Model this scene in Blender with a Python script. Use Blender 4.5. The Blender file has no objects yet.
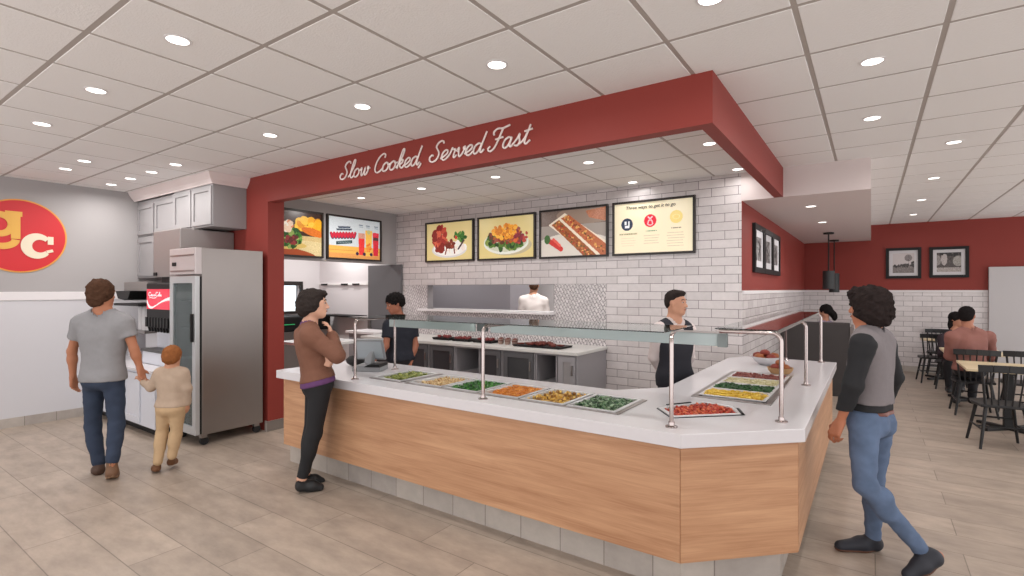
import bpy, bmesh, math, random
import numpy as np
from mathutils import Vector, Matrix
random.seed(7)
rng = np.random.default_rng(11)
SC = bpy.context.scene
COL = SC.collection

# ------------------------------------------------------------------ camera
EYE = 1.68; FPX = 515.0; YAW = math.atan(359 / 515)
cam_d = bpy.data.cameras.new('camera'); cam = bpy.data.objects.new('camera', cam_d); COL.objects.link(cam)
cam.location = (0, 0, EYE); cam.rotation_euler = (math.pi / 2, 0, YAW)
cam_d.sensor_width = 36; cam_d.sensor_fit = 'HORIZONTAL'; cam_d.lens = 36 * FPX / 1024
cam_d.shift_y = 1.5 / 1024; cam_d.clip_start = 0.05
SC.camera = cam
SC.view_settings.view_transform = 'Standard'; SC.view_settings.look = 'None'
SC.view_settings.gamma = 1; SC.view_settings.use_curve_mapping = False
SC.view_settings.exposure = 0.0
# ------------------------------------------------------------------ daylight (storefront side behind and right of the camera is open)
w = bpy.data.worlds.new('world'); SC.world = w; w.use_nodes = True
w.node_tree.nodes['Background'].inputs[0].default_value = (1.0, 0.975, 0.975, 1)
w.node_tree.nodes['Background'].inputs[1].default_value = 2.0

FW = np.array([-math.sin(YAW), math.cos(YAW), 0]); RT = np.array([math.cos(YAW), math.sin(YAW), 0]); UPV = np.array([0, 0, 1.0])
def at(u, v, d):
    """A point at distance d along the view direction, seen at picture coordinates u, v."""
    return np.array([0, 0, EYE]) + d * (FW + (u - 512) / FPX * RT + (289.5 - v) / FPX * UPV)

# ------------------------------------------------------------------ lamp light
def lamp(x, y, z, power, size=0.16, color=(1, 0.965, 0.94), spread=math.radians(170)):
    ld = bpy.data.lights.new('downlight_or_fill', 'AREA'); ld.shape = 'DISK'; ld.size = size; ld.energy = power
    ld.color = color; ld.spread = spread
    o = bpy.data.objects.new('downlight_or_fill', ld); COL.objects.link(o); o.location = (x, y, z)
    return o

# ------------------------------------------------------------------ materials
def lin(c):
    r = []
    for v in c[:3]:
        v = v / 255.0
        r.append(v / 12.92 if v <= 0.04045 else ((v + 0.055) / 1.055) ** 2.4)
    return (*r, 1)
MATS = {}
def mat(name, col, rough=0.6, metal=0.0, spec=0.5, emit=0.0, alpha=None, trans=0.0, ior=1.45, var=0.0, vscale=8.0, bump=0.0, bscale=60.0):
    if name in MATS: return MATS[name]
    m = bpy.data.materials.new(name); m.use_nodes = True; MATS[name] = m
    nt = m.node_tree; b = nt.nodes['Principled BSDF']
    c = lin(col)
    b.inputs['Base Color'].default_value = c; b.inputs['Roughness'].default_value = rough
    b.inputs['Metallic'].default_value = metal; b.inputs['Specular IOR Level'].default_value = spec
    b.inputs['IOR'].default_value = ior; b.inputs['Transmission Weight'].default_value = trans
    if emit > 0:
        b.inputs['Emission Color'].default_value = c; b.inputs['Emission Strength'].default_value = emit
    if var > 0 or bump > 0:
        tc = nt.nodes.new('ShaderNodeTexCoord')
    if var > 0:
        n = nt.nodes.new('ShaderNodeTexNoise'); n.inputs['Scale'].default_value = vscale; n.inputs['Detail'].default_value = 4
        nt.links.new(tc.outputs['Object'], n.inputs['Vector'])
        mx = nt.nodes.new('ShaderNodeMix'); mx.data_type = 'RGBA'
        mx.inputs[6].default_value = tuple(x * (1 - var) for x in c[:3]) + (1,)
        mx.inputs[7].default_value = tuple(min(1, x * (1 + var)) for x in c[:3]) + (1,)
        nt.links.new(n.outputs['Fac'], mx.inputs[0]); nt.links.new(mx.outputs[2], b.inputs['Base Color'])
    if bump > 0:
        n2 = nt.nodes.new('ShaderNodeTexNoise'); n2.inputs['Scale'].default_value = bscale
        nt.links.new(tc.outputs['Object'], n2.inputs['Vector'])
        bp = nt.nodes.new('ShaderNodeBump'); bp.inputs['Strength'].default_value = bump; bp.inputs['Distance'].default_value = 0.01
        nt.links.new(n2.outputs['Fac'], bp.inputs['Height']); nt.links.new(bp.outputs['Normal'], b.inputs['Normal'])
    return m

def brick_mat(name, c1, c2, cm, bw, rh, mortar, axes, rough=0.35, off=0.5, freq=2, phase=(0, 0), noise=0.0, bump=0.3, spec=0.5, nscale=(3, 3), squash=1.0):
    """Tiles laid along two object axes; axes is e.g. 'xz'."""
    m = bpy.data.materials.new(name); m.use_nodes = True; MATS[name] = m
    nt = m.node_tree; b = nt.nodes['Principled BSDF']; b.inputs['Roughness'].default_value = rough
    b.inputs['Specular IOR Level'].default_value = spec
    tc = nt.nodes.new('ShaderNodeTexCoord'); sp = nt.nodes.new('ShaderNodeSeparateXYZ'); cb = nt.nodes.new('ShaderNodeCombineXYZ')
    nt.links.new(tc.outputs['Object'], sp.inputs[0])
    for i, a in enumerate(axes):
        ad = nt.nodes.new('ShaderNodeMath'); ad.operation = 'ADD'; ad.inputs[1].default_value = phase[i]
        nt.links.new(sp.outputs['XYZ'.index(a.upper())], ad.inputs[0]); nt.links.new(ad.outputs[0], cb.inputs[i])
    br = nt.nodes.new('ShaderNodeTexBrick'); br.offset = off; br.offset_frequency = freq; br.squash = squash
    br.inputs['Scale'].default_value = 1; br.inputs['Brick Width'].default_value = bw; br.inputs['Row Height'].default_value = rh
    br.inputs['Mortar Size'].default_value = mortar; br.inputs['Mortar Smooth'].default_value = 0.1; br.inputs['Bias'].default_value = 0
    br.inputs['Color1'].default_value = lin(c1); br.inputs['Color2'].default_value = lin(c2); br.inputs['Mortar'].default_value = lin(cm)
    nt.links.new(cb.outputs[0], br.inputs['Vector'])
    out = br.outputs['Color']
    if noise > 0:
        mp = nt.nodes.new('ShaderNodeMapping'); mp.inputs['Scale'].default_value = (nscale[0], nscale[1], 1)
        nt.links.new(cb.outputs[0], mp.inputs[0])
        n = nt.nodes.new('ShaderNodeTexNoise'); n.inputs['Scale'].default_value = 1.0; n.inputs['Detail'].default_value = 7; n.inputs['Roughness'].default_value = 0.65
        nt.links.new(mp.outputs[0], n.inputs['Vector'])
        mr = nt.nodes.new('ShaderNodeMapRange'); mr.inputs[1].default_value = 0.25; mr.inputs[2].default_value = 0.75
        mr.inputs[3].default_value = 1 - noise; mr.inputs[4].default_value = 1 + noise
        nt.links.new(n.outputs['Fac'], mr.inputs[0])
        mx = nt.nodes.new('ShaderNodeVectorMath'); mx.operation = 'SCALE'
        nt.links.new(out, mx.inputs[0]); nt.links.new(mr.outputs[0], mx.inputs['Scale']); out = mx.outputs[0]
    nt.links.new(out, b.inputs['Base Color'])
    if bump > 0:
        bp = nt.nodes.new('ShaderNodeBump'); bp.inputs['Strength'].default_value = bump; bp.inputs['Distance'].default_value = 0.004; bp.invert = True
        nt.links.new(br.outputs['Fac'], bp.inputs['Height']); nt.links.new(bp.outputs['Normal'], b.inputs['Normal'])
    return m

def wood_mat(name, c1, c2, along, rough=0.45, s=1.0):
    """Straight-grained veneer; along = the axis the grain runs in."""
    m = bpy.data.materials.new(name); m.use_nodes = True; MATS[name] = m
    nt = m.node_tree; b = nt.nodes['Principled BSDF']; b.inputs['Roughness'].default_value = rough
    tc = nt.nodes.new('ShaderNodeTexCoord'); mp = nt.nodes.new('ShaderNodeMapping')
    sc = [9 * s, 9 * s, 16 * s]; sc['xyz'.index(along)] = 1.1 * s
    mp.inputs['Scale'].default_value = sc; nt.links.new(tc.outputs['Object'], mp.inputs[0])
    n = nt.nodes.new('ShaderNodeTexNoise'); n.inputs['Scale'].default_value = 1.0; n.inputs['Detail'].default_value = 8; n.inputs['Roughness'].default_value = 0.62
    n.inputs['Distortion'].default_value = 0.6
    nt.links.new(mp.outputs[0], n.inputs['Vector'])
    mp2 = nt.nodes.new('ShaderNodeMapping'); sc2 = [60 * s, 60 * s, 130 * s]; sc2['xyz'.index(along)] = 3 * s
    mp2.inputs['Scale'].default_value = sc2; nt.links.new(tc.outputs['Object'], mp2.inputs[0])
    n2 = nt.nodes.new('ShaderNodeTexNoise'); n2.inputs['Scale'].default_value = 1.0; n2.inputs['Detail'].default_value = 3
    nt.links.new(mp2.outputs[0], n2.inputs['Vector'])
    ad = nt.nodes.new('ShaderNodeMath'); ad.operation = 'MULTIPLY_ADD'; ad.inputs[1].default_value = 0.35
    nt.links.new(n2.outputs['Fac'], ad.inputs[0]); nt.links.new(n.outputs['Fac'], ad.inputs[2])
    cr = nt.nodes.new('ShaderNodeValToRGB'); cr.color_ramp.elements[0].position = 0.45; cr.color_ramp.elements[1].position = 0.9
    cr.color_ramp.elements[0].color = lin(c1); cr.color_ramp.elements[1].color = lin(c2)
    nt.links.new(ad.outputs[0], cr.inputs[0]); nt.links.new(cr.outputs[0], b.inputs['Base Color'])
    return m

def attr_mat(name, rough=0.4, emit=0.0):
    if name in MATS: return MATS[name]
    m = bpy.data.materials.new(name); m.use_nodes = True; MATS[name] = m
    nt = m.node_tree; b = nt.nodes['Principled BSDF']; b.inputs['Roughness'].default_value = rough
    a = nt.nodes.new('ShaderNodeAttribute'); a.attribute_name = 'Col'
    nt.links.new(a.outputs['Color'], b.inputs['Base Color'])
    if emit > 0:
        nt.links.new(a.outputs['Color'], b.inputs['Emission Color']); b.inputs['Emission Strength'].default_value = emit
    return m

M_ceil = mat('acoustic_tile', (234, 232, 231), 0.95, spec=0.1, bump=0.25, bscale=90)
M_grid = mat('ceiling_tee', (172, 164, 158), 0.6)
M_red = mat('red_paint', (138, 57, 50), 0.55, spec=0.3)
M_grey = mat('grey_paint', (166, 162, 162), 0.6)
M_white = mat('white_paint', (222, 218, 219), 0.6)
M_gloss = mat('white_panel', (203, 202, 206), 0.25)
M_offwhite = mat('soffit_white', (212, 200, 198), 0.7)
M_dark = mat('black_plastic', (27, 26, 27), 0.5, spec=0.3)
M_frame = mat('screen_frame', (42, 36, 34), 0.4)
M_steel = mat('stainless', (152, 146, 143), 0.33, 0.85, var=0.05, vscale=3)
M_steel2 = mat('stainless_matt', (150, 144, 142), 0.45, 0.6)
M_chrome = mat('chrome', (180, 168, 165), 0.2, 1.0)
M_quartz = mat('quartz', (208, 205, 208), 0.22, var=0.025, vscale=30)
M_cab = mat('cabinet_grey', (146, 143, 144), 0.5)
M_cab2 = mat('cabinet_dark', (70, 70, 73), 0.4)
M_cabw = mat('cabinet_white', (206, 208, 216), 0.4)
M_crown = mat('crown_white', (222, 210, 208), 0.5)
M_rubber = mat('rubber', (30, 30, 31), 0.7)
M_black_wood = mat('black_lacquer', (30, 30, 32), 0.45)
M_table = wood_mat('maple_top', (196, 176, 140), (226, 210, 176), 'x')
M_wood = wood_mat('oak_x', (160, 114, 82), (198, 154, 118), 'x')
M_wood_y = wood_mat('oak_y', (160, 114, 82), (198, 154, 118), 'y')
M_subx = brick_mat('subway_xz', (218, 212, 212), (202, 196, 196), (128, 122, 122), 0.305, 0.1045, 0.0035, 'xz', 0.22, noise=0.07, nscale=(14, 14), phase=(0.06, 0.02))
M_suby = brick_mat('subway_yz', (218, 212, 212), (202, 196, 196), (128, 122, 122), 0.305, 0.1045, 0.0035, 'yz', 0.22, noise=0.07, nscale=(14, 14), phase=(0.0, 0.02))
M_floor = brick_mat('floor_tile', (170, 155, 141), (156, 142, 129), (126, 115, 104), 1.24, 0.3085, 0.0032, 'xy', 0.42, off=0.37, phase=(0.76, 0.004), noise=0.26, nscale=(3.2, 7.5), bump=0.25, spec=0.4)
M_toe = brick_mat('plinth_tile', (176, 168, 160), (160, 152, 146), (122, 114, 108), 0.305, 0.6, 0.003, 'xz', 0.45, off=0, phase=(0.055, 0.1), noise=0.14, nscale=(6, 6))
M_toey = brick_mat('plinth_tile_y', (176, 168, 160), (160, 152, 146), (122, 114, 108), 0.305, 0.6, 0.003, 'yz', 0.45, off=0, phase=(0.055, 0.1), noise=0.14, nscale=(6, 6))
M_glass = mat('guard_glass', (214, 232, 228), 0.03, trans=1.0, ior=1.45)

def hex_mat():
    m = bpy.data.materials.new('mosaic'); m.use_nodes = True
    nt = m.node_tree; b = nt.nodes['Principled BSDF']; b.inputs['Roughness'].default_value = 0.25
    tc = nt.nodes.new('ShaderNodeTexCoord'); mp = nt.nodes.new('ShaderNodeMapping')
    mp.inputs['Scale'].default_value = (1, 1, 1); mp.inputs['Rotation'].default_value = (math.pi / 2, 0, 0)
    nt.links.new(tc.outputs['Object'], mp.inputs[0])
    outs = []
    for ph in (0.0, 0.5):
        mq = nt.nodes.new('ShaderNodeMapping'); mq.inputs['Location'].default_value = (0.03 * ph * 2, 0, 0)
        mq.inputs['Rotation'].default_value = (0, 0, math.radians(60 if ph else -60))
        nt.links.new(mp.outputs[0], mq.inputs[0])
        br = nt.nodes.new('ShaderNodeTexBrick'); br.inputs['Scale'].default_value = 1; br.inputs['Brick Width'].default_value = 0.085
        br.inputs['Row Height'].default_value = 0.042; br.inputs['Mortar Size'].default_value = 0.0045
        br.inputs['Color1'].default_value = lin((236, 232, 232)); br.inputs['Color2'].default_value = lin((216, 212, 212)); br.inputs['Mortar'].default_value = lin((150, 146, 148))
        nt.links.new(mq.outputs[0], br.inputs['Vector']); outs.append(br)
    mx = nt.nodes.new('ShaderNodeMix'); mx.data_type = 'RGBA'; mx.blend_type = 'MULTIPLY'; mx.inputs[0].default_value = 0.6
    nt.links.new(outs[0].outputs['Color'], mx.inputs[6]); nt.links.new(outs[1].outputs['Color'], mx.inputs[7])
    nt.links.new(mx.outputs[2], b.inputs['Base Color'])
    return m
M_hex = hex_mat()

# ------------------------------------------------------------------ mesh helpers
class MB:
    """Collects shapes and links them as one mesh object."""
    def __init__(s): s.v = []; s.f = []; s.fm = []; s.mi = 0
    def add(s, vs, fs):
        n = len(s.v); s.v += [tuple(map(float, p)) for p in vs]
        s.f += [tuple(i + n for i in f) for f in fs]; s.fm += [s.mi] * len(fs); return s
    def box(s, x0, x1, y0, y1, z0, z1, M=None):
        vs = [Vector(p) for p in ((x0, y0, z0), (x1, y0, z0), (x1, y1, z0), (x0, y1, z0), (x0, y0, z1), (x1, y0, z1), (x1, y1, z1), (x0, y1, z1))]
        if M is not None: vs = [M @ p for p in vs]
        return s.add(vs, [(0, 3, 2, 1), (4, 5, 6, 7), (0, 1, 5, 4), (1, 2, 6, 5), (2, 3, 7, 6), (3, 0, 4, 7)])
    def bar(s, a, b, w, h=None):
        """Rectangular bar from a to b."""
        h = h or w; a = Vector(a); b = Vector(b); d = (b - a).normalized()
        t = Vector((0, 0, 1)) if abs(d.z) < 0.95 else Vector((0, 1, 0))
        u = d.cross(t).normalized() * w / 2; q = u.cross(d).normalized() * h / 2
        vs = [p + i * u + j * q for p in (a, b) for i, j in ((-1, -1), (1, -1), (1, 1), (-1, 1))]
        return s.add(vs, [(0, 1, 2, 3), (7, 6, 5, 4), (0, 4, 5, 1), (1, 5, 6, 2), (2, 6, 7, 3), (3, 7, 4, 0)])
    def tube(s, pts, r, n=10, caps=True):
        pts = [Vector(p) for p in pts]; rr = r if isinstance(r, (list, tuple)) else [r] * len(pts)
        vs = []; fs = []; prev = None
        for i, p in enumerate(pts):
            d = (pts[min(i + 1, len(pts) - 1)] - pts[max(i - 1, 0)])
            d = d.normalized() if d.length > 1e-9 else Vector((0, 0, 1))
            if prev is None:
                t = Vector((0, 0, 1)) if abs(d.z) < 0.9 else Vector((1, 0, 0)); u = d.cross(t).normalized()
            else:
                u = (prev - d * prev.dot(d)); u = u.normalized() if u.length > 1e-6 else d.orthogonal().normalized()
            prev = u; q = d.cross(u)
            for k in range(n):
                a = 2 * math.pi * k / n; vs.append(p + rr[i] * (math.cos(a) * u + math.sin(a) * q))
        for i in range(len(pts) - 1):
            for k in range(n):
                k2 = (k + 1) % n; fs.append((i * n + k, i * n + k2, (i + 1) * n + k2, (i + 1) * n + k))
        if caps:
            fs.append(tuple(range(n - 1, -1, -1))); fs.append(tuple((len(pts) - 1) * n + k for k in range(n)))
        return s.add(vs, fs)
    def lathe(s, prof, c=(0, 0, 0), n=24, M=None):
        """prof: (radius, z) pairs turned about the vertical through c."""
        vs = []; fs = []; c = Vector(c)
        for r, z in prof:
            for k in range(n):
                a = 2 * math.pi * k / n; p = Vector((r * math.cos(a), r * math.sin(a), z))
                vs.append((M @ p if M is not None else p) + c)
        for i in range(len(prof) - 1):
            for k in range(n):
                k2 = (k + 1) % n; fs.append((i * n + k, i * n + k2, (i + 1) * n + k2, (i + 1) * n + k))
        if prof[0][0] > 1e-6: fs.append(tuple(range(n - 1, -1, -1)))
        if prof[-1][0] > 1e-6: fs.append(tuple((len(prof) - 1) * n + k for k in range(n)))
        return s.add(vs, fs)
    def ball(s, c, r, n=8, m=6, jit=0.0, squash=(1, 1, 1), R=None):
        vs = [Vector((0, 0, -1))]; fs = []
        for i in range(1, m):
            t = math.pi * i / m - math.pi / 2
            for k in range(n):
                a = 2 * math.pi * k / n; vs.append(Vector((math.cos(t) * math.cos(a), math.cos(t) * math.sin(a), math.sin(t))))
        vs.append(Vector((0, 0, 1)))
        out = []
        for p in vs:
            p = Vector((p.x * squash[0], p.y * squash[1], p.z * squash[2])) * (r * (1 + jit * random.uniform(-1, 1)))
            if R is not None: p = R @ p
            out.append(p + Vector(c))
        for k in range(n):
            fs.append((0, 1 + (k + 1) % n, 1 + k)); L = len(vs) - 1; fs.append((L, L - n + k, L - n + (k + 1) % n))
        for i in range(m - 2):
            for k in range(n):
                k2 = (k + 1) % n; a = 1 + i * n; b = a + n; fs.append((a + k, a + k2, b + k2, b + k))
        return s.add(out, fs)
    def prism(s, poly, z0, z1, axis='z', M=None):
        """Polygon extruded between two levels; axis is the extrusion axis."""
        def P(a, b, c):
            p = {'z': (a, b, c), 'y': (a, c, b), 'x': (c, a, b)}[axis]; p = Vector(p); return M @ p if M is not None else p
        n = len(poly); vs = [P(a, b, z0) for a, b in poly] + [P(a, b, z1) for a, b in poly]
        return s.add(vs, [tuple(range(n))[::-1], tuple(range(n, 2 * n))] + [(i, (i + 1) % n, n + (i + 1) % n, n + i) for i in range(n)])
    def build(s, name, m, parent=None, smooth=False, bevel=0.0, origin=None):
        me = bpy.data.meshes.new(name); vs = s.v
        if origin is not None: vs = [(a - origin[0], b - origin[1], c - origin[2]) for a, b, c in vs]
        me.from_pydata(vs, [], s.f)
        for mm in (m if isinstance(m, (list, tuple)) else [m]): me.materials.append(mm)
        if len(me.materials) > 1: me.polygons.foreach_set('material_index', s.fm)
        bm = bmesh.new(); bm.from_mesh(me); bmesh.ops.recalc_face_normals(bm, faces=bm.faces); bm.to_mesh(me); bm.free()
        if smooth: me.polygons.foreach_set('use_smooth', [True] * len(me.polygons)); 
        if smooth == 'auto':
            me.polygons.foreach_set('use_smooth', [True] * len(me.polygons)); me.set_sharp_from_angle(angle=math.radians(40))
        o = bpy.data.objects.new(name, me); COL.objects.link(o)
        if origin is not None: o.location = origin
        if parent is not None: adopt(o, parent)
        if bevel > 0:
            bv = o.modifiers.new('edge', 'BEVEL'); bv.width = bevel; bv.segments = 2; bv.limit_method = 'ANGLE'; bv.angle_limit = math.radians(40)
        return o
def parent_matrix(p):
    m = Matrix.LocRotScale(p.location, p.rotation_euler, p.scale)
    return parent_matrix(p.parent) @ m if p.parent else m

def adopt(o, parent):
    """Makes o a child of parent; its mesh, given in world coordinates, is moved into the parent's frame."""
    if o.location.length == 0: o.data.transform(parent_matrix(parent).inverted())
    else: o.data.transform(parent_matrix(parent).inverted() @ Matrix.Translation(o.location)); o.location = (0, 0, 0)
    o.parent = parent
    return o
def tag(o, label=None, cat=None, group=None, kind=None):
    if label: o['label'] = label
    if cat: o['category'] = cat
    if group: o['group'] = group
    if kind: o['kind'] = kind
    return o
def thing(name, label, cat, loc=(0, 0, 0), group=None, rz=0):
    o = bpy.data.objects.new(name, None); COL.objects.link(o); o.location = loc; o.rotation_euler = (0, 0, rz); o.empty_display_size = 0.1
    return tag(o, label, cat, group)
def copy_thing(src, loc, rz=0, label=None, group=None):
    r = src.copy(); COL.objects.link(r); r.location = loc; r.rotation_euler = (0, 0, rz)
    if label: r['label'] = label
    if group: r['group'] = group
    for ch in list(src.children):
        c = ch.copy(); COL.objects.link(c); c.parent = r
        for g in list(ch.children):
            d = g.copy(); COL.objects.link(d); d.parent = c
    return r
def struct(o): return tag(o, kind='structure')

def slab_holes(outer, holes, lo, hi, axis, name, m, parent=None, bevel=0.0):
    """A plate with openings. outer/holes are polygons in the two remaining axes."""
    bm = bmesh.new(); es = []
    def P(a, b): return {'z': (a, b, lo), 'y': (a, lo, b), 'x': (lo, a, b)}[axis]
    for poly in [outer] + holes:
        vs = [bm.verts.new(P(a, b)) for a, b in poly]
        es += [bm.edges.new((vs[i], vs[(i + 1) % len(vs)])) for i in range(len(vs))]
    bmesh.ops.triangle_fill(bm, use_beauty=True, use_dissolve=False, edges=es)
    r = bmesh.ops.extrude_face_region(bm, geom=list(bm.faces))
    d = {'z': (0, 0, hi - lo), 'y': (0, hi - lo, 0), 'x': (hi - lo, 0, 0)}[axis]
    bmesh.ops.translate(bm, vec=d, verts=[g for g in r['geom'] if isinstance(g, bmesh.types.BMVert)])
    bmesh.ops.recalc_face_normals(bm, faces=bm.faces)
    bmesh.ops.dissolve_limit(bm, angle_limit=0.01, verts=bm.verts, edges=bm.edges)
    me = bpy.data.meshes.new(name); bm.to_mesh(me); bm.free(); me.materials.append(m)
    o = bpy.data.objects.new(name, me); COL.objects.link(o)
    if parent is not None: adopt(o, parent)
    if bevel:
        bv = o.modifiers.new('edge', 'BEVEL'); bv.width = bevel; bv.segments = 2; bv.limit_method = 'ANGLE'
    return o
def rect(a0, a1, b0, b1): return [(a0, b0), (a1, b0), (a1, b1), (a0, b1)]
def catmull(pts, n=6, closed=False):
    pts = [np.array(p, float) for p in pts]; out = []; L = len(pts)
    for i in range(L if closed else L - 1):
        g = lambda k: pts[k % L] if closed else pts[max(0, min(L - 1, k))]
        p0, p1, p2, p3 = g(i - 1), g(i), g(i + 1), g(i + 2)
        for t in np.linspace(0, 1, n, endpoint=False):
            out.append(0.5 * (2 * p1 + (p2 - p0) * t + (2 * p0 - 5 * p1 + 4 * p2 - p3) * t * t + (3 * p1 - p0 - 3 * p2 + p3) * t ** 3))
    if not closed: out.append(pts[-1])
    return out
# ================================================================== STRUCTURE
CEIL = 3.05; SOF = 2.72; WY = 6.5; RX = -1.24; FARY = 13.35; HY = 3.35; HX = -0.81; COLX = -5.86; GX = -7.1; LX = -8.6
f = struct(MB().box(-14, 4.6, -2.2, 14, -0.1, 0).build('floor', M_floor))
# ceiling slab and lay-in tiles
TP = 0.6245; gx0 = -0.305; gy0 = 0.955
cb = MB(); cb.box(-14, 4.6, -2.2, 14, CEIL + 0.012, CEIL + 0.12)
struct(cb.build('ceiling_upper', M_white))
tile = MB()
ix = range(-14, 8); iy = range(-5, 20)
for i in ix:
    for j in iy:
        x0 = gx0 + i * TP; y0 = gy0 + j * TP
        xc, yc = x0 + TP / 2, y0 + TP / 2
        if yc > FARY + 0.2 or xc < LX - 0.2: continue
        g = 0.0135
        tile.box(x0 + g, x0 + TP - g, y0 + g, y0 + TP - g, CEIL - 0.001, CEIL + 0.013)
o = struct(tile.build('ceiling', M_ceil)); bv = o.modifiers.new('edge', 'BEVEL'); bv.width = 0.003; bv.segments = 1
tee = MB()
for i in list(ix) + [8]: tee.box(gx0 + i * TP - 0.0138, gx0 + i * TP + 0.0138, -2.2, FARY, CEIL + 0.002, CEIL + 0.0125)
for j in list(iy) + [20]: tee.box(-9, 4.6, gy0 + j * TP - 0.0138, gy0 + j * TP + 0.0138, CEIL + 0.0015, CEIL + 0.0125)
struct(tee.build('ceiling_grid', M_grid))
# left wall (customer side): grey paint over white panels
struct(MB().box(LX - 0.15, LX, -2.2, 3.35, 1.6, CEIL + 0.01).build('wall_left_upper', M_grey))
struct(MB().box(LX - 0.15, LX + 0.008, -2.2, 3.35, 0, 1.555).build('wall_left_lower', M_gloss))
struct(MB().box(LX - 0.15, LX + 0.02, -2.2, 3.35, 1.545, 1.65).build('trim_left', M_white, bevel=0.004))
struct(MB().box(LX, LX + 0.022, -2.2, 3.0, 0, 0.115).build('baseboard_left', M_toey))
# red portal: wall stub, header over the front, header arm along the side
struct(MB().box(LX - 1.2, COLX, HY, HY + 0.205, 0, CEIL + 0.01).build('wall_red_portal', M_red))
struct(MB().box(COLX - 0.05, COLX + 0.012, HY - 0.012, HY + 0.217, 0, 0.12).build('baseboard_portal', M_toe))
hd = MB(); hd.box(COLX, HX, HY, HY + 0.11, SOF, CEIL + 0.01); hd.box(HX - 0.09, HX, HY + 0.11, WY - 0.01, SOF, CEIL + 0.01)
struct(hd.build('wall_red_header', M_red))
# grey bulkhead carrying two screens on the left of the serving area
struct(MB().box(GX - 0.15, GX, HY + 0.205, WY, 2.135, CEIL + 0.01).build('wall_grey_bulkhead', M_grey))
# tiled back wall with the pass-through opening
PX0, PX1, PZ0, PZ1 = -6.31, -3.78, 1.345, 1.755
slab_holes(rect(-9.4, RX - 0.006, 0, CEIL + 0.01), [rect(PX0, PX1, PZ0, PZ1)], WY, WY + 0.12, 'y', 'wall_back', M_subx); struct(bpy.data.objects['wall_back'])
hx = slab_holes(rect(-6.88, -2.97, 0.9, 1.757), [rect(PX0, PX1, PZ0, PZ1)], WY - 0.012, WY - 0.001, 'y', 'wall_back_mosaic', M_hex); struct(hx)
struct(MB().box(-9.4, GX - 0.001, WY - 0.006, WY - 0.001, 0, 3.0).build('wall_kitchen_panel', M_white))
slab_holes(rect(PX0 - .004, PX1 + .004, PZ0 - .004, PZ1 + .004), [rect(PX0 + .004, PX1 - .004, PZ0 + .004, PZ1 - .004)], WY - 0.013, WY + 0.125, 'y', 'window_1_reveal', mat('reveal_grey', (140, 136, 138), .4)); struct(bpy.data.objects['window_1_reveal'])
tag(MB().box(PX0 - 0.12, PX1 + 0.02, WY - 0.14, WY + 0.3, PZ0 - 0.03, PZ0 + 0.004).build('window_1_sill', M_white, bevel=0.004), kind='structure')
# kitchen beyond
struct(MB().box(-9.55, -9.4, HY + 0.2, 5.2, 0, 3.0).build('wall_kitchen_left', M_white))
slab_holes(rect(5.2, 10.0, 0, 3.0), [rect(5.25, 6.05, 1.25, 1.76)], -9.55, -9.4, 'x', 'wall_kitchen_side', M_white); struct(bpy.data.objects['wall_kitchen_side'])
fr = slab_holes(rect(5.2, 6.10, 1.2, 1.84), [rect(5.25, 6.05, 1.25, 1.76)], -9.43, -9.38, 'x', 'window_2', M_frame); struct(fr)
struct(MB().box(-9.5, -9.495, 5.25, 6.05, 1.25, 1.76).build('window_2_pane', mat('pane', (225, 235, 240), 0.05, trans=1.0, ior=1.1), fr))
struct(MB().box(-9.6, RX - 0.15, 9.8, 9.95, 0, 3.0).build('wall_kitchen_rear', M_white))
struct(MB().box(-1.5, RX - 0.12, WY + 0.12, 9.8, 0, 3.0).build('wall_kitchen_right', M_white))
# dark door in the tiled wall
d = tag(MB().box(-7.83, -6.93, WY - 0.045, WY - 0.004, 0, 2.13).build('door_1', mat('door_grey', (98, 97, 99), 0.45), bevel=0.003), kind='structure')
MB().box(-7.79, -7.75, WY - 0.09, WY - 0.045, 0.95, 1.15).build('door_handle', M_steel, d)
# red dining wall with tiled wainscot
struct(MB().box(RX - 0.1, RX, WY + 0.12, FARY, 1.64, SOF + 0.01).add([], []).box(RX - 0.006, RX, WY, WY + 0.12, 1.64, SOF + 0.01).build('wall_red_side', M_red))
struct(MB().box(RX - 0.1, RX + 0.002, WY + 0.12, FARY, 0, 1.625).box(RX - 0.006, RX + 0.002, WY + 0.0005, WY + 0.12, 0, 1.625).build('wall_side_tile', M_suby))
struct(MB().box(RX - 0.1, RX + 0.012, WY + 0.1, FARY, 1.625, 1.668).box(RX - 0.006, RX + 0.012, WY, WY + 0.1, 1.625, 1.668).build('trim_side', M_white))
struct(MB().box(RX - 0.2, 4.6, FARY, FARY + 0.15, 1.66, CEIL + 0.01).build('wall_far_red', M_red))
struct(MB().box(RX - 0.2, 4.6, FARY - 0.01, FARY + 0.1, 0, 1.625).build('wall_far_tile', M_subx))
struct(MB().box(RX, 4.6, FARY - 0.022, FARY + 0.1, 1.622, 1.668).build('trim_far', M_white, bevel=0.003))
struct(MB().box(RX, 4.6, FARY - 0.03, FARY, 0, 0.115).build('baseboard_far', M_toe))
struct(MB().box(1.845, 4.6, FARY - 0.09, FARY - 0.01, 0, 2.11).build('wall_partition', mat('partition_grey', (190, 187, 188), .6), bevel=0.004))
# dropped soffit over the booths
struct(MB().box(RX - 0.01, 0, WY - 0.01, FARY + 0.01, SOF, CEIL + 0.01).build('ceiling_soffit', M_offwhite))

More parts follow.
